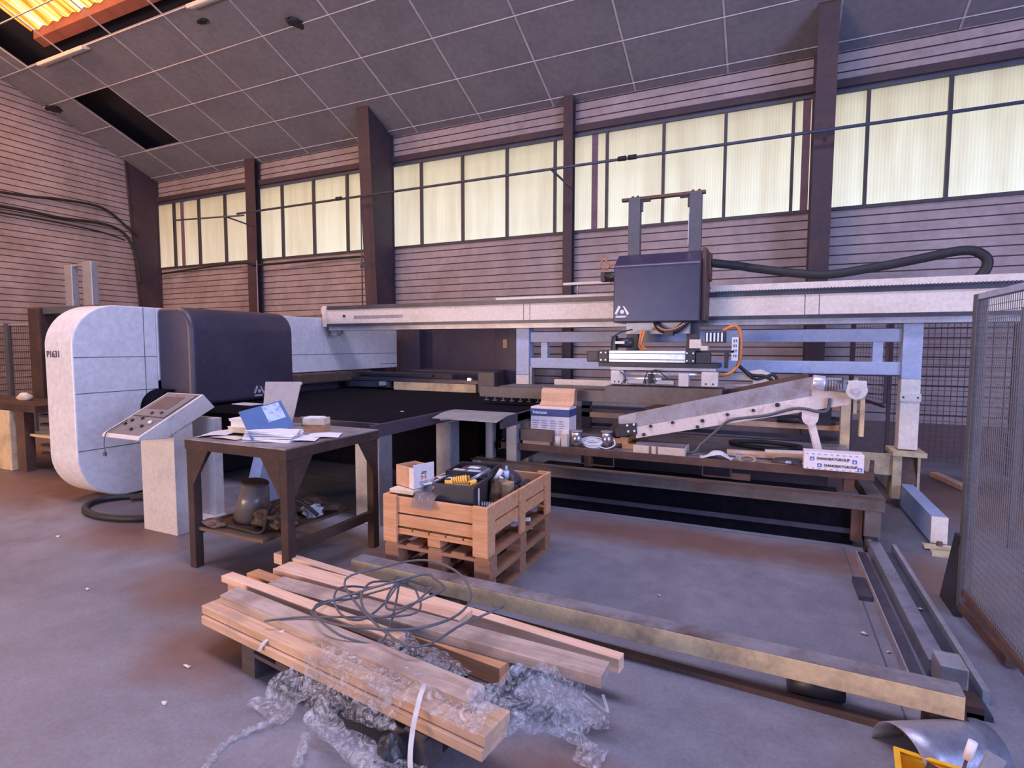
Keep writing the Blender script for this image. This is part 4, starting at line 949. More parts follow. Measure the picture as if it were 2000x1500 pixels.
# ------------------------------------------------------------------ operator console
co = thing('control_console', 'dirty white operator console on a pedestal by the rounded machine', 'console', (-4.3, 2.85, 0))
G().prism([(2.76, 0), (2.92, 0), (2.92, .885), (2.76, .81)], 'x', -4.59, -4.175).build('pedestal', 'console_grey', co, bevel=.004)
G().box(-4.5, -4.10, 2.92, 3.14, 0, .09).build('foot', 'console_grey', co, bevel=.004)
G().box(-4.5, -4.12, 3.06, 3.14, .09, .9).build('rear_post', 'console_grey', co, bevel=.004)
hd = [(2.49, .80), (2.50, .825), (3.02, 1.10), (3.12, .985), (2.70, .785)]
G().prism(hd, 'x', -4.62, -4.17).build('head', 'console_grey', co, bevel=.004)
def on(t, x, w=.002):  # point on the sloping console face
    a = Vector((x, 2.50, .825)); b = Vector((x, 3.02, 1.10)); n = Vector((0, -(1.10 - .825), .52)).normalized()
    return a + (b - a) * t + n * w
def plate(x0, x1, t0, t1, w0, w1):
    return [on(t0, x0, w0), on(t0, x1, w0), on(t1, x1, w0), on(t1, x0, w0), on(t0, x0, w1), on(t0, x1, w1), on(t1, x1, w1), on(t1, x0, w1)]
F8 = [(0, 3, 2, 1), (4, 5, 6, 7), (0, 1, 5, 4), (1, 2, 6, 5), (2, 3, 7, 6), (3, 0, 4, 7)]
g = G(); g.pts(plate(-4.60, -4.19, .02, .98, 0, .002), F8); g.build('face_plate', 'console_panel', co)
g = G(); g.pts(plate(-4.585, -4.215, .42, .95, .002, .006), F8); g.build('keyboard_lid', 'console_panel', co)
g = G(); g.pts(plate(-4.208, -4.200, .42, .95, .002, .006), F8); g.pts(plate(-4.585, -4.20, .405, .415, .002, .006), F8); g.build('lid_gap', 'ink', co)
g = G(); g.pts(plate(-4.54, -4.30, .58, .88, .006, .008), F8); g.build('display', 'cabinet_dark', co)
for t, x in ((.12, -4.36), (.20, -4.30), (.3, -4.5), (.36, -4.42), (.22, -4.52), (.48, -4.40), (.50, -4.30)):
    g = G(); g.cyl(on(t, x, .002), on(t, x, .022), .012, 10); g.build('knob', 'black_plastic', co)
g = G(); g.cyl(on(.28, -4.26, .002), on(.28, -4.26, .02), .014, 12); g.build('push_button', 'alu', co)
G().tube(spline([on(.30, -4.56, .01), on(.15, -4.56, .012), on(.0, -4.56, .01), (-4.56, 2.475, .76), (-4.55, 2.47, .72), (-4.54, 2.47, .69)]), .004, 6).box(-4.555, -4.53, 2.46, 2.475, .66, .69).build('key_cord', 'cable_grey', co)

# ------------------------------------------------------------------ workbench
wbh = thing('workbench', 'rusty brown steel workbench with corner gussets', 'table', (-3.07, 2.83, 0))
X0, X1, Y0, Y1, ZW = -3.52, -2.60, 2.40, 3.27, .88
G().box(X0, X1, Y0, Y1, ZW - .008, ZW).build('table_top', 'bench_top', wbh)
G().box(X0, X1, Y0, Y0 + .02, ZW - .07, ZW - .008).box(X0, X1, Y1 - .02, Y1, ZW - .07, ZW - .008).box(X0, X0 + .02, Y0 + .02, Y1 - .02, ZW - .07, ZW - .008).box(X1 - .02, X1, Y0 + .02, Y1 - .02, ZW - .07, ZW - .008).build('apron', 'bench_dark', wbh)
for x in (X0 + .005, X1 - .065):
    for y in (Y0 + .005, Y1 - .065): G().box(x, x + .06, y, y + .06, 0, ZW - .07).build('leg', 'bench_dark', wbh, bevel=.004)
def gus(pts, axis, a, b): G().prism(pts, axis, a, b).build('gusset', 'bench_dark', wbh)
for sx, x in ((1, X0 + .06), (-1, X1 - .06)):
    gus([(x, ZW - .07), (x + sx * .16, ZW - .07), (x, ZW - .32)], 'y', Y0 + .004, Y0 + .010)
for sy, y in ((1, Y0 + .06), (-1, Y1 - .06)):
    gus([(y, ZW - .07), (y + sy * .16, ZW - .07), (y, ZW - .32)], 'x', X1 - .010, X1 - .004)
    gus([(y, ZW - .07), (y + sy * .16, ZW - .07), (y, ZW - .32)], 'x', X0 + .004, X0 + .010)
G().box(X1 - .05, X1 - .01, Y0 + .06, Y1 - .06, .22, .28).box(X0 + .01, X0 + .05, Y0 + .06, Y1 - .06, .22, .28).each('side_stretcher', 'bench_dark', wbh)
G().box(X0 + .05, X1 - .25, Y0 + .03, Y1 - .05, .255, .275).build('lower_shelf', 'wood_shelf', wbh)
ZS = .276
# under the bench
bk = tag(G().cyl((-3.27, 2.70, ZS), (-3.24, 2.72, ZS + .26), .125, 24, r2=.085).build('plastic_bucket', 'smoke_plastic'), 'translucent smoky bucket upside down on the bench shelf', 'bucket')
tag(G().cyl((-3.245, 2.72, ZS + .255), (-3.243, 2.72, ZS + .265), .088, 24).build('dark_disc', 'bench_dark'), 'dark disc lying on the upturned bucket', 'disc')
def lump(name, c, s, mat, lab, cat, seed, amp=.25):
    rn = random.Random(seed); g = G(); g.ball(c, 1, 3, s)
    off = [Vector((rn.uniform(0, 9), rn.uniform(0, 9), rn.uniform(0, 9)))]
    from mathutils import noise as mn
    for v in g.bm.verts:
        d = (v.co - Vector(c)); k = mn.noise(Vector((d.x / s[0], d.y / s[1], d.z / s[2])) * 2.2 + off[0]) * amp * 2
        v.co = Vector(c) + d * (1 + k)
        if v.co.z < c[2] - s[2] * .8: v.co.z = c[2] - s[2] * .8
    for f in g.bm.faces: f.smooth = False
    return tag(g.build(name, mat), lab, cat)
lump('oily_rag', (-2.98, 2.66, ZS + .055), (.16, .12, .07), 'junk_brown', 'heap of oily brown rags behind the front bench leg', 'rag', 1)
lump('oily_rag', (-3.05, 3.02, ZS + .045), (.22, .13, .055), 'junk_brown', 'flat dark rag heap at the back of the bench shelf', 'rag', 2)
lump('crumpled_paper', (-2.93, 2.93, ZS + .04), (.08, .06, .05), 'rag', 'greyish crumpled paper on the bench shelf', 'paper', 3)
lump('cardboard_scrap', (-3.38, 2.49, ZS + .02), (.10, .05, .025), 'cardboard_dark', 'brown cardboard scrap at the left end of the bench shelf', 'scrap', 4)
tag(G().tube(spline([(-3.38, 2.52, ZS + .012), (-3.1, 2.50, ZS + .012), (-2.95, 2.52, ZS + .015), (-2.98, 2.62, ZS + .15), (-2.90, 2.75, ZS + .17), (-2.80, 2.85, ZS + .05)]), .013, 8).build('rubber_hose', 'cable_black'), 'black rubber hose curling over the bench shelf', 'hose')
tag(G().cyl((-2.84, 2.60, ZS + .03), (-2.80, 2.57, ZS + .03), .028, 14).build('brass_fitting', 'cardboard_light'), 'small pale round fitting right of the front bench leg', 'fitting')
# on the bench
pb = thing('paper_stack', 'thick stack of bound white papers at the left of the bench', 'papers', (-3.3, 2.76, ZW))
for k, (dx, dy, a, h) in enumerate(((0, 0, .12, .040), (.015, .01, .05, .034), (-.01, .02, .2, .016))):
    z0 = ZW + .016 + sum((.042, .036, .018)[:k])
    g = G(); g.box(-.13, .13, -.10, .10, 0, h)
    bmesh.ops.transform(g.bm, matrix=Matrix.Translation((-3.27 + dx, 2.74 + dy, z0)) @ Matrix.Rotation(a, 4, 'Z'), verts=g.bm.verts)
    g.build('bound_book', 'paper_edge' if k == 0 else 'paper', pb, bevel=.004)
    g = G(); g.box(-.133, .133, -.103, .103, 0, .002)
    bmesh.ops.transform(g.bm, matrix=Matrix.Translation((-3.27 + dx, 2.74 + dy, z0 + h)) @ Matrix.Rotation(a, 4, 'Z'), verts=g.bm.verts)
    g.build('cover', 'paper', pb)
def sheet(cx, cy, w, d, rz, z, lab, mat='paper', tilt=0, amp=.0015, seed=0):
    g = G(); crumple(g, None, 0, 0, 8, 6, lambda u, v: (-w / 2 + u * w, -d / 2 + v * d, .006 + tilt * u + .006 * math.sin(3 * u)), amp, seed)
    bmesh.ops.transform(g.bm, matrix=Matrix.Translation((cx, cy, z)) @ Matrix.Rotation(rz, 4, 'Z'), verts=g.bm.verts)
    return tag(g.build('paper_sheet', mat), lab, 'papers')
sheet(-3.44, 2.60, .20, .26, .5, ZW, 'loose curled sheet under the paper stack, at the bench left edge', 'rag', .01, seed=2)
sheet(-3.25, 2.52, .24, .10, .05, ZW, 'thin dark edged leaflets below the bound papers', 'paper_edge', .0, seed=3)
sheet(-2.80, 2.70, .26, .22, .5, ZW, 'flat white sheet at the right end of the open folder', seed=4)
sheet(-2.74, 2.86, .22, .20, .6, ZW, 'second loose white sheet near the bench right edge', seed=5)
fo = thing('open_folder', 'open blue folder with a fanned pile of white papers', 'folder', (-3.0, 2.62, ZW))
# standing blue cover leaning back, spine along the bench front-left
c0 = Vector((-2.98, 2.48, ZW + .012)); c1 = Vector((-2.99, 2.84, ZW + .055)); up_ = Vector((-.20, .07, .165))
n_ = (c1 - c0).cross(up_).normalized() * .003
g = G(); P4 = [c0, c1, c1 + up_, c0 + up_]; g.pts([p - n_ for p in P4] + [p + n_ for p in P4], F8); g.build('cover', 'blue_cover', fo)
def oncov(u, v, w): return c0 + (c1 - c0) * u + up_ * v + n_ * w
g = G(); P4 = [(.50, .38), (.92, .38), (.92, .96), (.50, .96)]
g.pts([oncov(u, v, 1.0) for u, v in P4] + [oncov(u, v, 1.4) for u, v in P4] + [oncov(u, v, -1.0) for u, v in P4] + [oncov(u, v, -1.4) for u, v in P4], F8 + [tuple(i + 8 for i in f) for f in F8])
g.build('label_sheet', 'pale_blue', fo)
for k in range(9):
    a = .05 + k * .035; z = ZW + .006 + k * .0055
    g = G(); crumple(g, None, 0, 0, 8, 5, lambda u, v: (-.16 + u * .32, -.09 + v * .18, .004 * math.sin(4 * u + k) + .02 * (1 - u) * (k / 9)), .0012, 40 + k)
    bmesh.ops.transform(g.bm, matrix=Matrix.Translation((-2.93 - .004 * k, 2.60 + .006 * k, z)) @ Matrix.Rotation(a + .25, 4, 'Z'), verts=g.bm.verts)
    o = g.build('page', 'paper', fo)
    sd = o.modifiers.new('solid', 'SOLIDIFY'); sd.thickness = .004
G().tube([(-2.77 + .022 * math.cos(t), 2.69, ZW + .045 + .022 * math.sin(t)) for t in [k * math.pi / 8 for k in range(13)]], .003, 6).build('ring', 'chrome', fo)
cb = thing('sheet_metal_plate', 'large grey metal plate leaning behind the blue folder', 'plate', (-3.4, 3.2, ZW))
g = G(); q0 = Vector((-3.47, 2.98, ZW + .002)); q1 = Vector((-3.27, 3.08, ZW + .002)); uv = Vector((-.06, .10, .335))
nn = (q1 - q0).cross(uv).normalized() * .004; P4 = [q0, q1, q1 + uv + Vector((.05, .02, 0)), q0 + uv]
g.pts([p - nn for p in P4] + [p + nn for p in P4], F8); g.build('plate', 'clip_grey', cb)
g = G(); g.ball(P4[2] + Vector((-.01, 0, -.015)), .016, 2); g.build('corner_stud', 'galv', cb)
tn = thing('tin_can', 'short dark tin with pale lid behind the bench box', 'tin', (-3.18, 3.16, ZW))
G().cyl((-3.22, 3.20, ZW), (-3.22, 3.20, ZW + .06), .05, 20).build('can_body', 'galv', tn); G().cyl((-3.22, 3.20, ZW + .06), (-3.22, 3.20, ZW + .066), .065, 20).build('lid', 'bench_top', tn)
sb = thing('small_carton', 'small cream and rust stained carton on the bench', 'box', (-2.95, 3.05, ZW))
def rbox(root, name, cx, cy, w, d, z0, z1, rz, mat, open_top=False, t=.006, bevel=0, floor=True):
    g = G()
    if not open_top: g.box(-w / 2, w / 2, -d / 2, d / 2, 0, z1 - z0)
    else:
        h = z1 - z0; b0 = t if floor else 0
        if floor: g.box(-w / 2, w / 2, -d / 2, d / 2, 0, t)
        g.box(-w / 2, w / 2, -d / 2, -d / 2 + t, b0, h).box(-w / 2, w / 2, d / 2 - t, d / 2, b0, h).box(-w / 2, -w / 2 + t, -d / 2 + t, d / 2 - t, b0, h).box(w / 2 - t, w / 2, -d / 2 + t, d / 2 - t, b0, h)
    bmesh.ops.transform(g.bm, matrix=Matrix.Translation((cx, cy, z0)) @ Matrix.Rotation(rz, 4, 'Z'), verts=g.bm.verts)
    return g.build(name, mat, root, bevel=bevel)
rbox(sb, 'lower_tray', -2.97, 3.04, .15, .10, ZW, ZW + .05, .35, 'wood_orange')
rbox(sb, 'upper_box', -2.975, 3.035, .16, .11, ZW + .05, ZW + .095, .35, 'cardboard_light')
rbox(sb, 'paper_lid', -2.99, 3.035, .12, .10, ZW + .095, ZW + .1, .35, 'paper')
tag(G().box(-5.15, -4.85, 4.05, 4.20, .874, .882).build('paper_sheet', 'rag'), 'folded grey leaflet on the brush table under the machine cover', 'papers')

# ------------------------------------------------------------------ hose under the machine
g = G(); g.tube([(-5.2 + .52 * math.cos(t * math.pi / 24), 3.05 + .30 * math.sin(t * math.pi / 24), .03) for t in range(48)], .028, 8, closed=True)
g.tube(spline([(-5.5, 3.2, .03), (-5.3, 3.35, .03), (-4.9, 3.3, .03)]), .02, 8)
tag(g.build('cable_loop', 'cable_black'), 'thick black cable loop on the floor behind the console', 'cable')

# ------------------------------------------------------------------ pallets with crate
def pallet(name, L, Wd, label, mat, z0=0, group=None):
    p = thing(name, label, 'pallet', (0, 0, 0), group)
    bw = .10
    for y in (-L / 2 + .05, -.0, L / 2 - .05):
        for x in (-Wd / 2 + .05, 0, Wd / 2 - .05):
            G().box(x - .05, x + .05, y - .05, y + .05, .018, .10).build('block', mat, p)
    for x in (-Wd / 2 + .05, 0, Wd / 2 - .05): G().box(x - .05, x + .05, -L / 2, L / 2, 0, .018).build('bottom_board', mat, p)
    for y in (-L / 2 + .05, 0, L / 2 - .05): G().box(-Wd / 2, Wd / 2, y - .05, y + .05, .10, .118).build('stringer', mat, p)
    for x in [-Wd / 2 + .05 + k * (Wd - .1) / 4 for k in range(5)]: G().box(x - .045, x + .045, -L / 2, L / 2, .118, .135).build('deck_board', mat, p)
    return p
PX, PY = -1.80, 3.27
p1 = pallet('pallet', 1.0, .74, 'lower wooden pallet of the stack under the open crate', 'wood_pallet'); p1.location = (PX, PY, 0)
p2 = dup(p1, (PX, PY + .005, .136), .006, 'upper wooden pallet directly under the open crate')
cr = thing('open_crate', 'open slatted timber crate full of tools and parts', 'crate', (PX, PY, .272))
def wbx(x0, x1, y0, y1, z0, z1, name='side_board', mat='wood_crate'):
    g = G(); g.box(x0, x1, y0, y1, z0, z1)
    if (y1 - y0) > (x1 - x0) and (y1 - y0) > (z1 - z0):
        pass
    return g.build(name, mat, cr, bevel=.003)
cx0, cx1, cy0, cy1 = -2.17, -1.43, 2.76, 3.78
for z0, z1 in ((.46, .56), (.375, .45)):
    wbx(cx0 + .02, cx1 - .02, cy0 + .02, cy0 + .04, z0, z1); wbx(cx0 + .02, cx1 - .02, cy1 - .04, cy1 - .02, z0, z1)
    o = wbx(cx0 + .02, cx0 + .04, cy0 + .04, cy1 - .04, z0, z1); o = wbx(cx1 - .04, cx1 - .02, cy0 + .04, cy1 - .04, z0, z1)
for k in range(5): wbx(cx0 + .09 + k * .12, cx0 + .20 + k * .12, cy0 + .02, cy1 - .02, .345, .362, 'floor_board')
wbx(cx0 + .02, cx1 - .02, cy0 + .02, cy0 + .10, .325, .345, 'floor_bearer'); wbx(cx0 + .02, cx1 - .02, cy1 - .10, cy1 - .02, .325, .345, 'floor_bearer')
for (x, y) in ((cx0, cy0), (cx1 - .10, cy0), (cx0, cy1 - .02), (cx1 - .10, cy1 - .02)):
    wbx(x, x + .10, y, y + .02, .272, .572, 'corner_post', 'wood_crate')
for (x, y) in ((cx0, cy0 + .02), (cx1 - .02, cy0 + .02), (cx0, cy1 - .10), (cx1 - .02, cy1 - .10), (cx0, PY - .04), (cx1 - .02, PY - .04)):
    wbx(x, x + .02, y, y + .08, .272, .572, 'corner_post', 'wood_crate')
for x in (cx0 + .31, ): wbx(x, x + .09, cy0 + .03, cy0 + .12, .272, .325, 'foot_block')
# contents
ZC = .42
tag(G().box(cx0 + .05, cx1 - .05, cy0 + .05, cy1 - .05, .365, ZC).build('black_liner', 'rag_dark'), 'black sheeting lining the open crate', 'sheeting')
tray = thing('plastic_crate', 'black plastic storage crate with yellow springs in the timber crate', 'crate', (-1.76, 2.99, ZC))
rbox(tray, 'tub', -1.73, 2.97, .26, .22, ZC, .655, .12, 'bin_black', True, .008)
rbox(tray, 'rim', -1.73, 2.97, .28, .24, .638, .655, .12, 'bin_black', True, .018, 0, False)
rbox(tray, 'label', -1.578, 2.93, .003, .02, .50, .63, .12, 'white_mark')
def spring(c0, c1, r, turns, wr, mat, lab, grp='coil springs in the open crate'):
    c0 = Vector(c0); c1 = Vector(c1); d = (c1 - c0).normalized(); x = d.orthogonal().normalized(); y = d.cross(x); n = turns * 10
    P = [c0 + (c1 - c0) * (i / n) + (x * math.cos(2 * math.pi * i / 10) + y * math.sin(2 * math.pi * i / 10)) * r for i in range(n + 1)]
    return tag(G().tube(P, wr, 6).build('coil_spring', mat), lab, 'spring', grp)
spring((-1.79, 2.97, .640), (-1.69, 3.00, .66), .026, 7, .006, 'amber', 'long amber coil spring standing out of the black storage crate')
spring((-1.81, 2.92, .635), (-1.77, 2.94, .635), .022, 4, .006, 'amber', 'short amber coil spring at the left rim of the storage crate')
spring((-1.66, 2.96, .635), (-1.64, 3.00, .64), .022, 4, .006, 'amber', 'short amber coil spring at the right rim of the storage crate')
tag(G().box(-1.82, -1.64, 2.90, 3.04, .60, .635).build('packing_paper', 'kraft'), 'brown packing inside the black storage crate', 'packing')
tag(G().cyl((-1.70, 3.02, .64), (-1.62, 3.16, .70), .012, 10).build('pin_punch', 'rail_steel'), 'grey steel punch pointing back out of the storage crate', 'tool')
tr2 = thing('shallow_tray', 'shallow black tray with labelled discs behind the storage crate', 'tray', (-1.82, 3.33, .55))
rbox(tr2, 'tray', -1.83, 3.33, .30, .30, .61, .66, .15, 'bin_black', True, .01)
tag(G().box(-1.95, -1.70, 3.22, 3.44, .42, .609).build('support_box', 'rag_dark'), 'dark box carrying the shallow black tray', 'box')
tag(G().cyl((-1.83, 3.34, .621), (-1.83, 3.34, .652), .09, 24).build('black_disc', 'cabinet_dark'), 'black disc in the shallow tray', 'disc')
tag(G().box(-1.87, -1.79, 3.31, 3.36, .653, .656).build('paper_label', 'paper'), 'white label on the black disc in the tray', 'label')
tag(G().box(-1.93, -1.85, 3.21, 3.25, .621, .658).build('paper_label', 'cardboard_light'), 'cream card at the left front of the shallow tray', 'card')
tag(G().box(-1.83, -1.74, 3.22, 3.27, .621, .655).build('paper_label', 'pale_blue'), 'pale blue card at the right front of the shallow tray', 'card')
kb = thing('kraft_bag', 'torn brown paper bag full of white fittings', 'bag', (-1.64, 3.32, ZC))
g = G(); crumple(g, None, 0, 0, 14, 6, lambda u, v: (-1.61 + .085 * math.cos(u * 2 * math.pi), 3.32 + .07 * math.sin(u * 2 * math.pi), ZC + .18 * v + .02 * math.sin(5 * u * 2) * v), .005, 9); g.build('bag', 'kraft', kb)
tag(G().cyl((-1.66, 3.30, .58), (-1.62, 3.34, .66), .017, 12).build('white_fitting', 'white_mark'), 'white plastic nozzle leaning in the brown bag', 'fitting')
tag(G().cyl((-1.60, 3.37, .58), (-1.60, 3.37, .645), .020, 12).cyl((-1.60, 3.37, .645), (-1.60, 3.37, .68), .008, 12).build('small_bottle', 'pale_blue'), 'small clear bottle standing in the brown bag', 'bottle')
tag(G().cyl((-1.63, 3.27, .55), (-1.60, 3.30, .62), .014, 12).build('white_fitting', 'paper'), 'lower white plastic nozzle at the front of the brown bag', 'fitting')
tag(G().box(-1.57, -1.51, 3.22, 3.31, .43, .60).build('kraft_packet', 'kraft', bevel=.012), 'upright brown packet beside the torn bag', 'packet')
g = spring((-1.62, 3.02, .49), (-1.50, 3.05, .49), .026, 8, .007, 'galv', 'grey steel coil spring right of the storage crate')
tag(G().cyl((-1.50, 3.05, .47), (-1.49, 3.052, .47), .034, 14).build('steel_ring', 'galv'), 'grey steel ring at the end of the grey spring', 'ring')
lump('black_parts', (-1.555, 3.42, .48), (.055, .10, .05), 'rag_dark', 'pile of black metal parts in the back of the crate', 'metal parts', 11, .4)
lump('black_parts', (-1.56, 3.62, .48), (.05, .08, .05), 'rag_dark', 'flat black parts in the far right corner of the crate', 'metal parts', 12, .3)
tag(G().ball((-1.72, 3.62, .50), 1, 3, (.12, .10, .10)).build('grey_cap', 'rail_dark'), 'round grey cap at the back of the crate', 'cap')
bgp = thing('parts_bag', 'clear plastic bags with white labels in the crate corner', 'bag', (-1.95, 2.98, ZC))
for k, (x, y, a) in enumerate(((-1.97, 2.98, .5), (-1.91, 3.07, .8))):
    g = G(); crumple(g, None, 0, 0, 8, 8, lambda u, v: (-.07 + u * .14, -.10 + v * .2, .03 * math.sin(math.pi * u) * math.sin(math.pi * v)), .005, 60 + k)
    bmesh.ops.transform(g.bm, matrix=Matrix.Translation((x, y, .585 + .015 * k)) @ Matrix.Rotation(-a, 4, 'Z') @ Matrix.Rotation(.25, 4, 'X'), verts=g.bm.verts)
    g.build('bag', 'clear_bag', bgp)
rbox(bgp, 'label', -1.96, 2.93, .11, .07, .625, .628, -.55, 'paper'); rbox(bgp, 'label', -1.88, 3.03, .08, .09, .645, .648, -.7, 'pale_blue')
g = G(); crumple(g, None, 0, 0, 10, 8, lambda u, v: (-1.97 + .15 * u + .03 * v, 2.86 - .13 * v + (.012 if v < .7 else 0), .585 - .0 * v if v < .6 else .585 - (v - .6) * .16), .004, 71)
tag(g.build('smoky_pouch', 'smoke_plastic'), 'smoky grey pouch hanging over the crate front edge', 'pouch')
CR = -.30
cbx = thing('open_carton', 'open cardboard box with printed white side on the crate corner', 'box', (-2.02, 2.92, .57))
rbox(cbx, 'carton', -2.05, 2.93, .18, .15, .605, .735, CR, 'cardboard', True, .005)
g = G(); g.box(0.091, .096, -.078, .085, 0, .15); g.box(.05, .091, -.079, -.076, 0, .13)
bmesh.ops.transform(g.bm, matrix=Matrix.Translation((-2.05, 2.93, .605)) @ Matrix.Rotation(CR, 4, 'Z'), verts=g.bm.verts); g.build('printed_side', 'box_white', cbx)
xd = Matrix.Rotation(CR, 3, 'Z') @ Vector((0, 1, 0)); od = Matrix.Translation((-2.05, 2.93, .605)) @ Matrix.Rotation(CR, 4, 'Z')
g = G()
for (a, b, c, d) in ((-.02, .02, .085, .09), (-.016, .024, .094, .10)): g.box(.0965, .098, a, b, c, d)
bmesh.ops.transform(g.bm, matrix=od, verts=g.bm.verts); g.each('printed_mark', 'ink', cbx)
g = G(); g.prism([(-.02, .05), (-.012, .05), (-.012, .068), (.0, .058), (.012, .068), (.012, .05), (.02, .05), (.02, .082), (.0, .066), (-.02, .082)], 'x', .0965, .098)
bmesh.ops.transform(g.bm, matrix=od, verts=g.bm.verts); g.build('printed_mark', 'ink_orange', cbx)
g = G()
for k in range(3): g.box(.0965, .098, -.035 + k * .004, .035 - k * .006, .018 + (2 - k) * .009, .022 + (2 - k) * .009)
bmesh.ops.transform(g.bm, matrix=od, verts=g.bm.verts); g.build('printed_text', 'ink_grey', cbx)
tb = tag(G().box(-2.15, -1.97, 2.80, 2.94, .573, .60).build('dirty_board', 'cardboard_light', bevel=.005), 'stained board lying on the crate corner under the open carton', 'board')
tag(G().bar((-1.58, 3.40, .30), (-1.45, 3.44, .31), .03, .02).build('white_stick', 'white_mark'), 'white rod sticking out on the upper pallet', 'rod')
# scrap wood at the left of the pallets
for k, (x, y, a, lab) in enumerate(((-2.42, 2.80, 2.4, 'grey metal profile on the floor left of the pallets'), (-2.33, 2.90, 2.5, 'second grey profile piece tight against the pallets'))):
    tag(G().bar((x, y, .03), (x + .28 * math.cos(a - 1.7), y + .28 * math.sin(a - 1.7), .04), .06, .05).build('metal_profile', 'galv'), lab, 'profile')
tag(G().bar((-2.36, 2.74, .075), (-2.20, 2.80, .08), .07, .05).build('wood_offcut', 'wood_tan'), 'short wood offcut beside the left pallet corner', 'offcut')
# ------------------------------------------------------------------ timber pile on old pallet
op = pallet('pallet', .75, 1.12, 'old blackened pallet under the timber pile', 'wood_old')
op.location = (-1.545, 1.99, 0); op.rotation_euler = (0, 0, -.15)
def timber(a, b, w, h, mat, lab, z=None, name='timber_beam', roll=0, grp=None, end=None):
    a = Vector(a); b = Vector(b); d = b - a; L = d.length
    g = G(); g.box(-L / 2, L / 2, -w / 2, w / 2, -h / 2, h / 2)
    rn = random.Random(lab)
    me = g.build(name, mat, None, bevel=.003, origin=(0, 0, 0))
    me.location = (a + b) / 2; me.rotation_euler = (roll, -math.atan2(d.z, Vector((d.x, d.y)).length), math.atan2(d.y, d.x))
    return tag(me, lab, 'timber', grp or 'timbers on the old pallet')
# ends given as centre-line points
timber((-2.775, 2.475, .168), (-.52, 2.225, .168), .058, .065, 'wood_pale', 'pale straight beam at the back of the pile, nearest the yellow beam')
timber((-2.50, 2.255, .224), (-1.25, 2.19, .224), .12, .036, 'wood_pale', 'pinkish plank behind the long grey plank')
timber((-2.33, 2.055, .239), (-.53, 2.005, .239), .115, .047, 'wood_grey', 'long wide grey plank whose right end overhangs the pallet')
timber((-2.64, 2.175, .175), (-.93, 1.945, .175), .075, .078, 'wood_orange', 'orange brown beam ending beside the grey plank')
timber((-2.62, 1.995, .252), (-1.38, 1.86, .252), .065, .034, 'wood_pale', 'narrow white topped lath at the left front')
timber((-2.58, 1.998, .184), (-1.42, 1.872, .184), .060, .098, 'wood_tan', 'brown beam under the narrow white topped lath')
timber((-2.43, 1.862, .245), (-.90, 1.660, .245), .095, .045, 'wood_grey', 'short dirty grey plank resting on the wrapped planks', roll=.12)
timber((-2.49, 1.835, .200), (-.795, 1.610, .200), .155, .040, 'wood_tan', 'upper wide plank half wrapped in clear film')
timber((-2.47, 1.820, .157), (-.80, 1.600, .157), .160, .040, 'wood_tan', 'lower wide plank lying directly on the old pallet')
# cable loops
rn = random.Random(5); g = G(); pts = []
loops = [(-1.62, 1.93, .24, .20), (-1.66, 1.99, .15, .15), (-1.50, 2.00, .17, .14), (-1.40, 2.00, .13, .13), (-1.42, 1.88, .33, .30)]
for i, (cx_, cy_, rx, ry) in enumerate(loops):
    for k in range(10):
        t = 2 * math.pi * k / 10 + i * .9
        zz = .295 + .03 * i + .03 * math.sin(t * 2 + i) + (.05 * max(0, math.sin(t + .8)))
        pts.append((cx_ + rx * math.cos(t), cy_ + ry * math.sin(t), zz))
pts = [(-2.02, 1.72, .262), (-1.85, 1.80, .28)] + pts + [(-1.25, 1.72, .33), (-1.12, 1.95, .34), (-1.02, 2.12, .36)]
tag(g.tube(spline(pts, 6), .0052, 6).build('electric_cable', 'cable_grey'), 'tangled grey cable loops lying on the timber pile', 'cable')
# stretch film
def P7(t, s=0.0, z=.222):   # along the wrapped planks: t 0..1 left to right, s towards the back
    a = Vector((-2.49, 1.757, z)); b = Vector((-.795, 1.530, z)); n = Vector((.134, .99, 0))
    p = a + (b - a) * t + n * s; return p
fi = thing('stretch_film', 'crumpled clear stretch film draped over the wide planks', 'film', (-1.2, 1.5, .0))
def filmpart(f, nu, nv, amp, seed, name='film_fold'):
    g = G(); crumple(g, None, 0, 0, nu, nv, f, amp, seed)
    for fa in g.bm.faces: fa.smooth = True
    return g.build(name, 'film', fi)
def f1(u, v):
    t = .50 + .48 * u; s = -.012 + .20 * v; p = P7(t, s, .230 + .02 * math.sin(math.pi * v))
    return p
filmpart(f1, 90, 26, .010, 1)
def f2(u, v):   # hangs down the front face
    t = .48 + .30 * u; p = P7(t, -.015 - .05 * v * (1 - .5 * u), .23 - (.20 + .02 * math.sin(6 * u)) * v * (1 - .45 * u)); return p
filmpart(f2, 70, 26, .013, 2)
def f3(u, v):   # tent at the left, flowing to the floor
    p = P7(.50 - .06 * v + .10 * (u - .5) * (1 - .2 * v), .08 - .23 * v, .25 - .235 * v ** .8); p.x += -.10 * v * v * (1 - u); return p
filmpart(f3, 26, 46, .013, 3)
def f4(u, v):   # lower swag between the floor and the planks
    t = .56 + .34 * u; p = P7(t, -.05 - .03 * math.sin(math.pi * u), .115 - .10 * v + .02 * math.cos(3 * u)); p.y -= .07 * math.sin(math.pi * v) + .03; return p
filmpart(f4, 66, 24, .014, 4)
def f5(u, v):   # big fold rising to the overhanging grey plank
    a = P7(.93, .06 + .03 * v, .24); b = Vector((-.62, 2.02, .175)); c = Vector((-.70, 1.78, .26))
    p = a * (1 - u) ** 2 + c * 2 * u * (1 - u) + b * u * u; w = .10 + .12 * u
    p = p + Vector((.10, -.05, -.16)) * (v - .4) * (w / .12) * .8; p.z += .02 * math.sin(9 * v + 5 * u); return p
filmpart(f5, 56, 34, .014, 5)
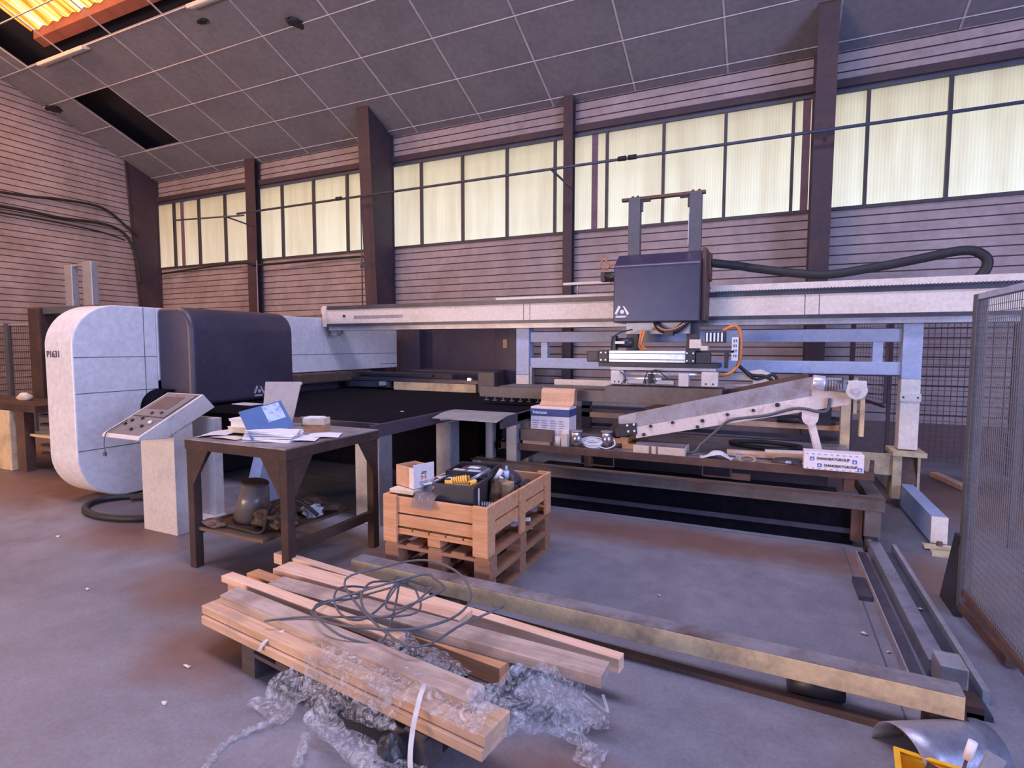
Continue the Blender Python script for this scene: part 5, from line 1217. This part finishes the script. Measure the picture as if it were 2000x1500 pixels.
def f6(u, v):
    a = v * 2 * math.pi * .8; r = .055 + .02 * math.sin(3 * u); return (-.60 + .10 * (u - .5) + r * math.cos(a), 1.88 + .03 * u, .10 + .09 * (u - .5) * 0 + r * math.sin(a) * 1.1)
filmpart(f6, 26, 26, .012, 6)
def f7(u, v):   # behind, between planks
    return (-1.46 + .42 * u, 1.86 - .06 * u + .12 * v - .05, .245 + .02 * math.sin(math.pi * v) - .05 * u * u)
filmpart(f7, 46, 20, .012, 7)
def f8(u, v):
    return (-.60 + .11 * u + .01 * v, 1.80 + .09 * v, .02 + .06 * math.sin(math.pi * u) * math.sin(math.pi * v))
filmpart(f8, 24, 18, .012, 8)
g = G(); g.tube(spline([(-1.72, 1.50, .03), (-1.78, 1.42, .012), (-1.80, 1.32, .010), (-1.76, 1.22, .010), (-1.80, 1.12, .01)], 8), [.012 + .004 * math.sin(i * 1.7) for i in range(33)], 6)
g.tube(spline([(-1.52, 1.46, .05), (-1.46, 1.36, .014), (-1.38, 1.30, .012), (-1.28, 1.26, .012)], 8), [.016 + .006 * math.sin(i * 2.1) for i in range(25)], 6)
for v in g.bm.verts: v.co += Vector([random.uniform(-.005, .005) for _ in range(3)]); v.co.z = max(v.co.z, .002)
g.build('twisted_tail', 'film', fi)
lump('plastic_lump', (-1.16, 1.50, .065), (.055, .05, .075), 'black_plastic', 'black plastic lump under the wrapped plank', 'plastic', 21, .15)
def strap(P, w, lab):
    P = spline(P, 8); g = G(); A = []; B = []
    for p in P: A.append(g.bm.verts.new(p)); B.append(g.bm.verts.new(p + Vector((w, w * .2, 0))))
    for i in range(len(P) - 1): g.bm.faces.new((A[i], A[i + 1], B[i + 1], B[i]))
    o = g.build('packing_strap', 'strap_white'); sd = o.modifiers.new('solid', 'SOLIDIFY'); sd.thickness = .0015; return tag(o, lab, 'strap')
strap([(-1.16, 1.66, .235), (-1.11, 1.62, .27), (-1.09, 1.56, .255), (-1.08, 1.50, .17), (-1.06, 1.46, .08), (-1.02, 1.45, .03), (-.96, 1.46, .02), (-.88, 1.50, .04)], .018, 'white packing strap looping down over the plank front')
strap([(-.62, 1.98, .16), (-.56, 1.99, .12), (-.53, 2.02, .08), (-.56, 2.06, .12)], .012, 'short white strap loop under the overhanging timber ends')
strap([(-2.0, 1.66, .16), (-1.98, 1.68, .20), (-1.94, 1.76, .226)], .018, 'short pale strap around the left end of the wide planks')

# ------------------------------------------------------------------ bottom right corner
dr = thing('metal_shroud', 'curved grey sheet metal shroud lying at the bottom right', 'metal part', (.62, 2.42, 0))
g = G(); A = []; a0 = Vector((.49, 2.29, 0)); dxx = Vector((.30, .20, 0)); nrm = Vector((-.55, .83, 0)).normalized()
for i in range(17):
    t = math.pi * i / 16; row = []
    for k in range(5):
        q = k / 4; rad = .125 - .02 * q; p = a0 + dxx * q + nrm * (math.cos(t) * rad + .03) + Vector((0, 0, math.sin(t) * rad + .002)); row.append(g.bm.verts.new(p))
    A.append(row)
for i in range(16):
    for k in range(4): f = g.bm.faces.new((A[i][k], A[i + 1][k], A[i + 1][k + 1], A[i][k + 1])); f.smooth = True
o = g.build('shell', 'rail_steel', dr); sd = o.modifiers.new('solid', 'SOLIDIFY'); sd.thickness = .004
yb_ = thing('yellow_bin', 'bright yellow plastic bin at the bottom right corner', 'bin', (.58, 2.05, 0))
rbox(yb_, 'bin', .59, 2.13, .30, .22, 0, .082, -.12, 'yellow_plastic', True, .008); rbox(yb_, 'rim', .59, 2.13, .32, .24, .074, .084, -.12, 'yellow_plastic', True, .018, 0, False)
br = thing('paint_brush', 'white handled brush sticking up from the yellow bin', 'brush', (.62, 2.16, .03))
G().cyl((.59, 2.15, .02), (.63, 2.17, .19), .005, 8).build('rod', 'rust_steel', br); G().cyl((.625, 2.168, .165), (.64, 2.175, .225), .013, 12).build('handle', 'white_mark', br)
tag(G().bar((.62, 2.12, .02), (.70, 2.17, .20), .05, .012, up=(0, -1, 0)).build('steel_flat', 'galv'), 'flat grey steel bar leaning in the yellow bin', 'bar')
tag(G().cyl((.50, 2.11, .03), (.54, 2.16, .12), .02, 10).build('tool_grip', 'bench_dark'), 'dark tool grip in the yellow bin', 'tool')
# floor litter
for (x, y, s, lab) in ((-3.75, 1.9, .02, 'small white scrap on the floor in front of the console'), (-5.0, 2.35, .02, 'tiny pale scrap on the floor left of the console'), (-2.25, 1.40, .018, 'white chip on the floor left of the film tail'),
                       (-2.42, 1.62, .02, 'pale curled chip left of the old pallet'), (.5, 3.3, .018, 'small litter heap beside the cart rails'), (.58, 3.15, .013, 'pale sliver near the rail stop block'), (.82, 3.7, .014, 'white crumb lying in the rail channel'), (-.55, 3.3, .012, 'white crumb on the floor right of the pallets')):
    g = G(); g.ball((x, y, .006), s, 1, (1, .6, .3))
    for v in g.bm.verts: v.co += Vector([random.uniform(-.25, .25) * s for _ in range(3)]); v.co.z = max(.001, v.co.z)
    if x > .8: 
        for v in g.bm.verts: v.co.z += .023
    tag(g.build('floor_scrap', 'litter'), lab, 'litter')

# ------------------------------------------------------------------ small pieces belong to the part that carries them
def base(o): return o.name.split('.')[0]
def nest(root, child, part):
    parts = [o for o in root.children if base(o) == part]
    if not parts: return
    for c in [o for o in root.children if base(o) == child]:
        p = min(parts, key=lambda q: (ORG[q.name] - ORG[c.name]).length)
        if c is p: continue
        c.parent = p; c.location = ORG[c.name] - ORG[p.name]
for root, prs in ((lc, (('emblem', 'hood'), ('screw', 'end_block'), ('bolt', 'bearing_block'), ('label_plate', 'motor'), ('rail_groove', 'gripper_rail'), ('valve_rib', 'valve_bank'), ('slot', 'slotted_bracket'), ('warning_sign', 'mounting_plate'), ('scale_strip', 'mast'), ('hose_flange', 'side_plate'), ('angle_bracket', 'crossbar'))),
                  (mach, (('emblem', 'tool_cover'), ('lettering', 'front_shell'))),
                  (ga, (('bolt', 'splice_plate'), ('slot', 'beam'), ('socket', 'beam'), ('joint', 'beam'), ('rack_teeth', 'upper_rail'))),
                  (co, (('knob', 'head'), ('push_button', 'head'), ('display', 'head'), ('lid_gap', 'head'), ('face_plate', 'head'), ('keyboard_lid', 'head'))),
                  (cv, (('cooling_fins', 'motor'), ('fan_cowl', 'motor'), ('shaft_end', 'gear_box'), ('bolt', 'bearing_plate'), ('clamp', 'side_rail'))),
                  (bx, (('band', 'carton'), ('printed_text', 'carton'), ('lettering', 'carton'))), (db, (('lettering', 'carton'), ('printed_square', 'carton'), ('printed_mark', 'carton'), ('printed_dash', 'carton'))),
                  (cbx, (('printed_mark', 'carton'), ('printed_text', 'carton'), ('printed_side', 'carton'))), (ct, (('number_plate', 'front_beam'), ('lettering', 'front_beam'))),
                  (tray, (('rim', 'tub'), ('label', 'tub'))), (cabn, (('label_plate', 'door'),)), (fo, (('label_sheet', 'cover'),)), (sf, (('suction_cup', 'beam'),)), (cb, (('corner_stud', 'plate'),))):
    for a, b in prs: nest(root, a, b)
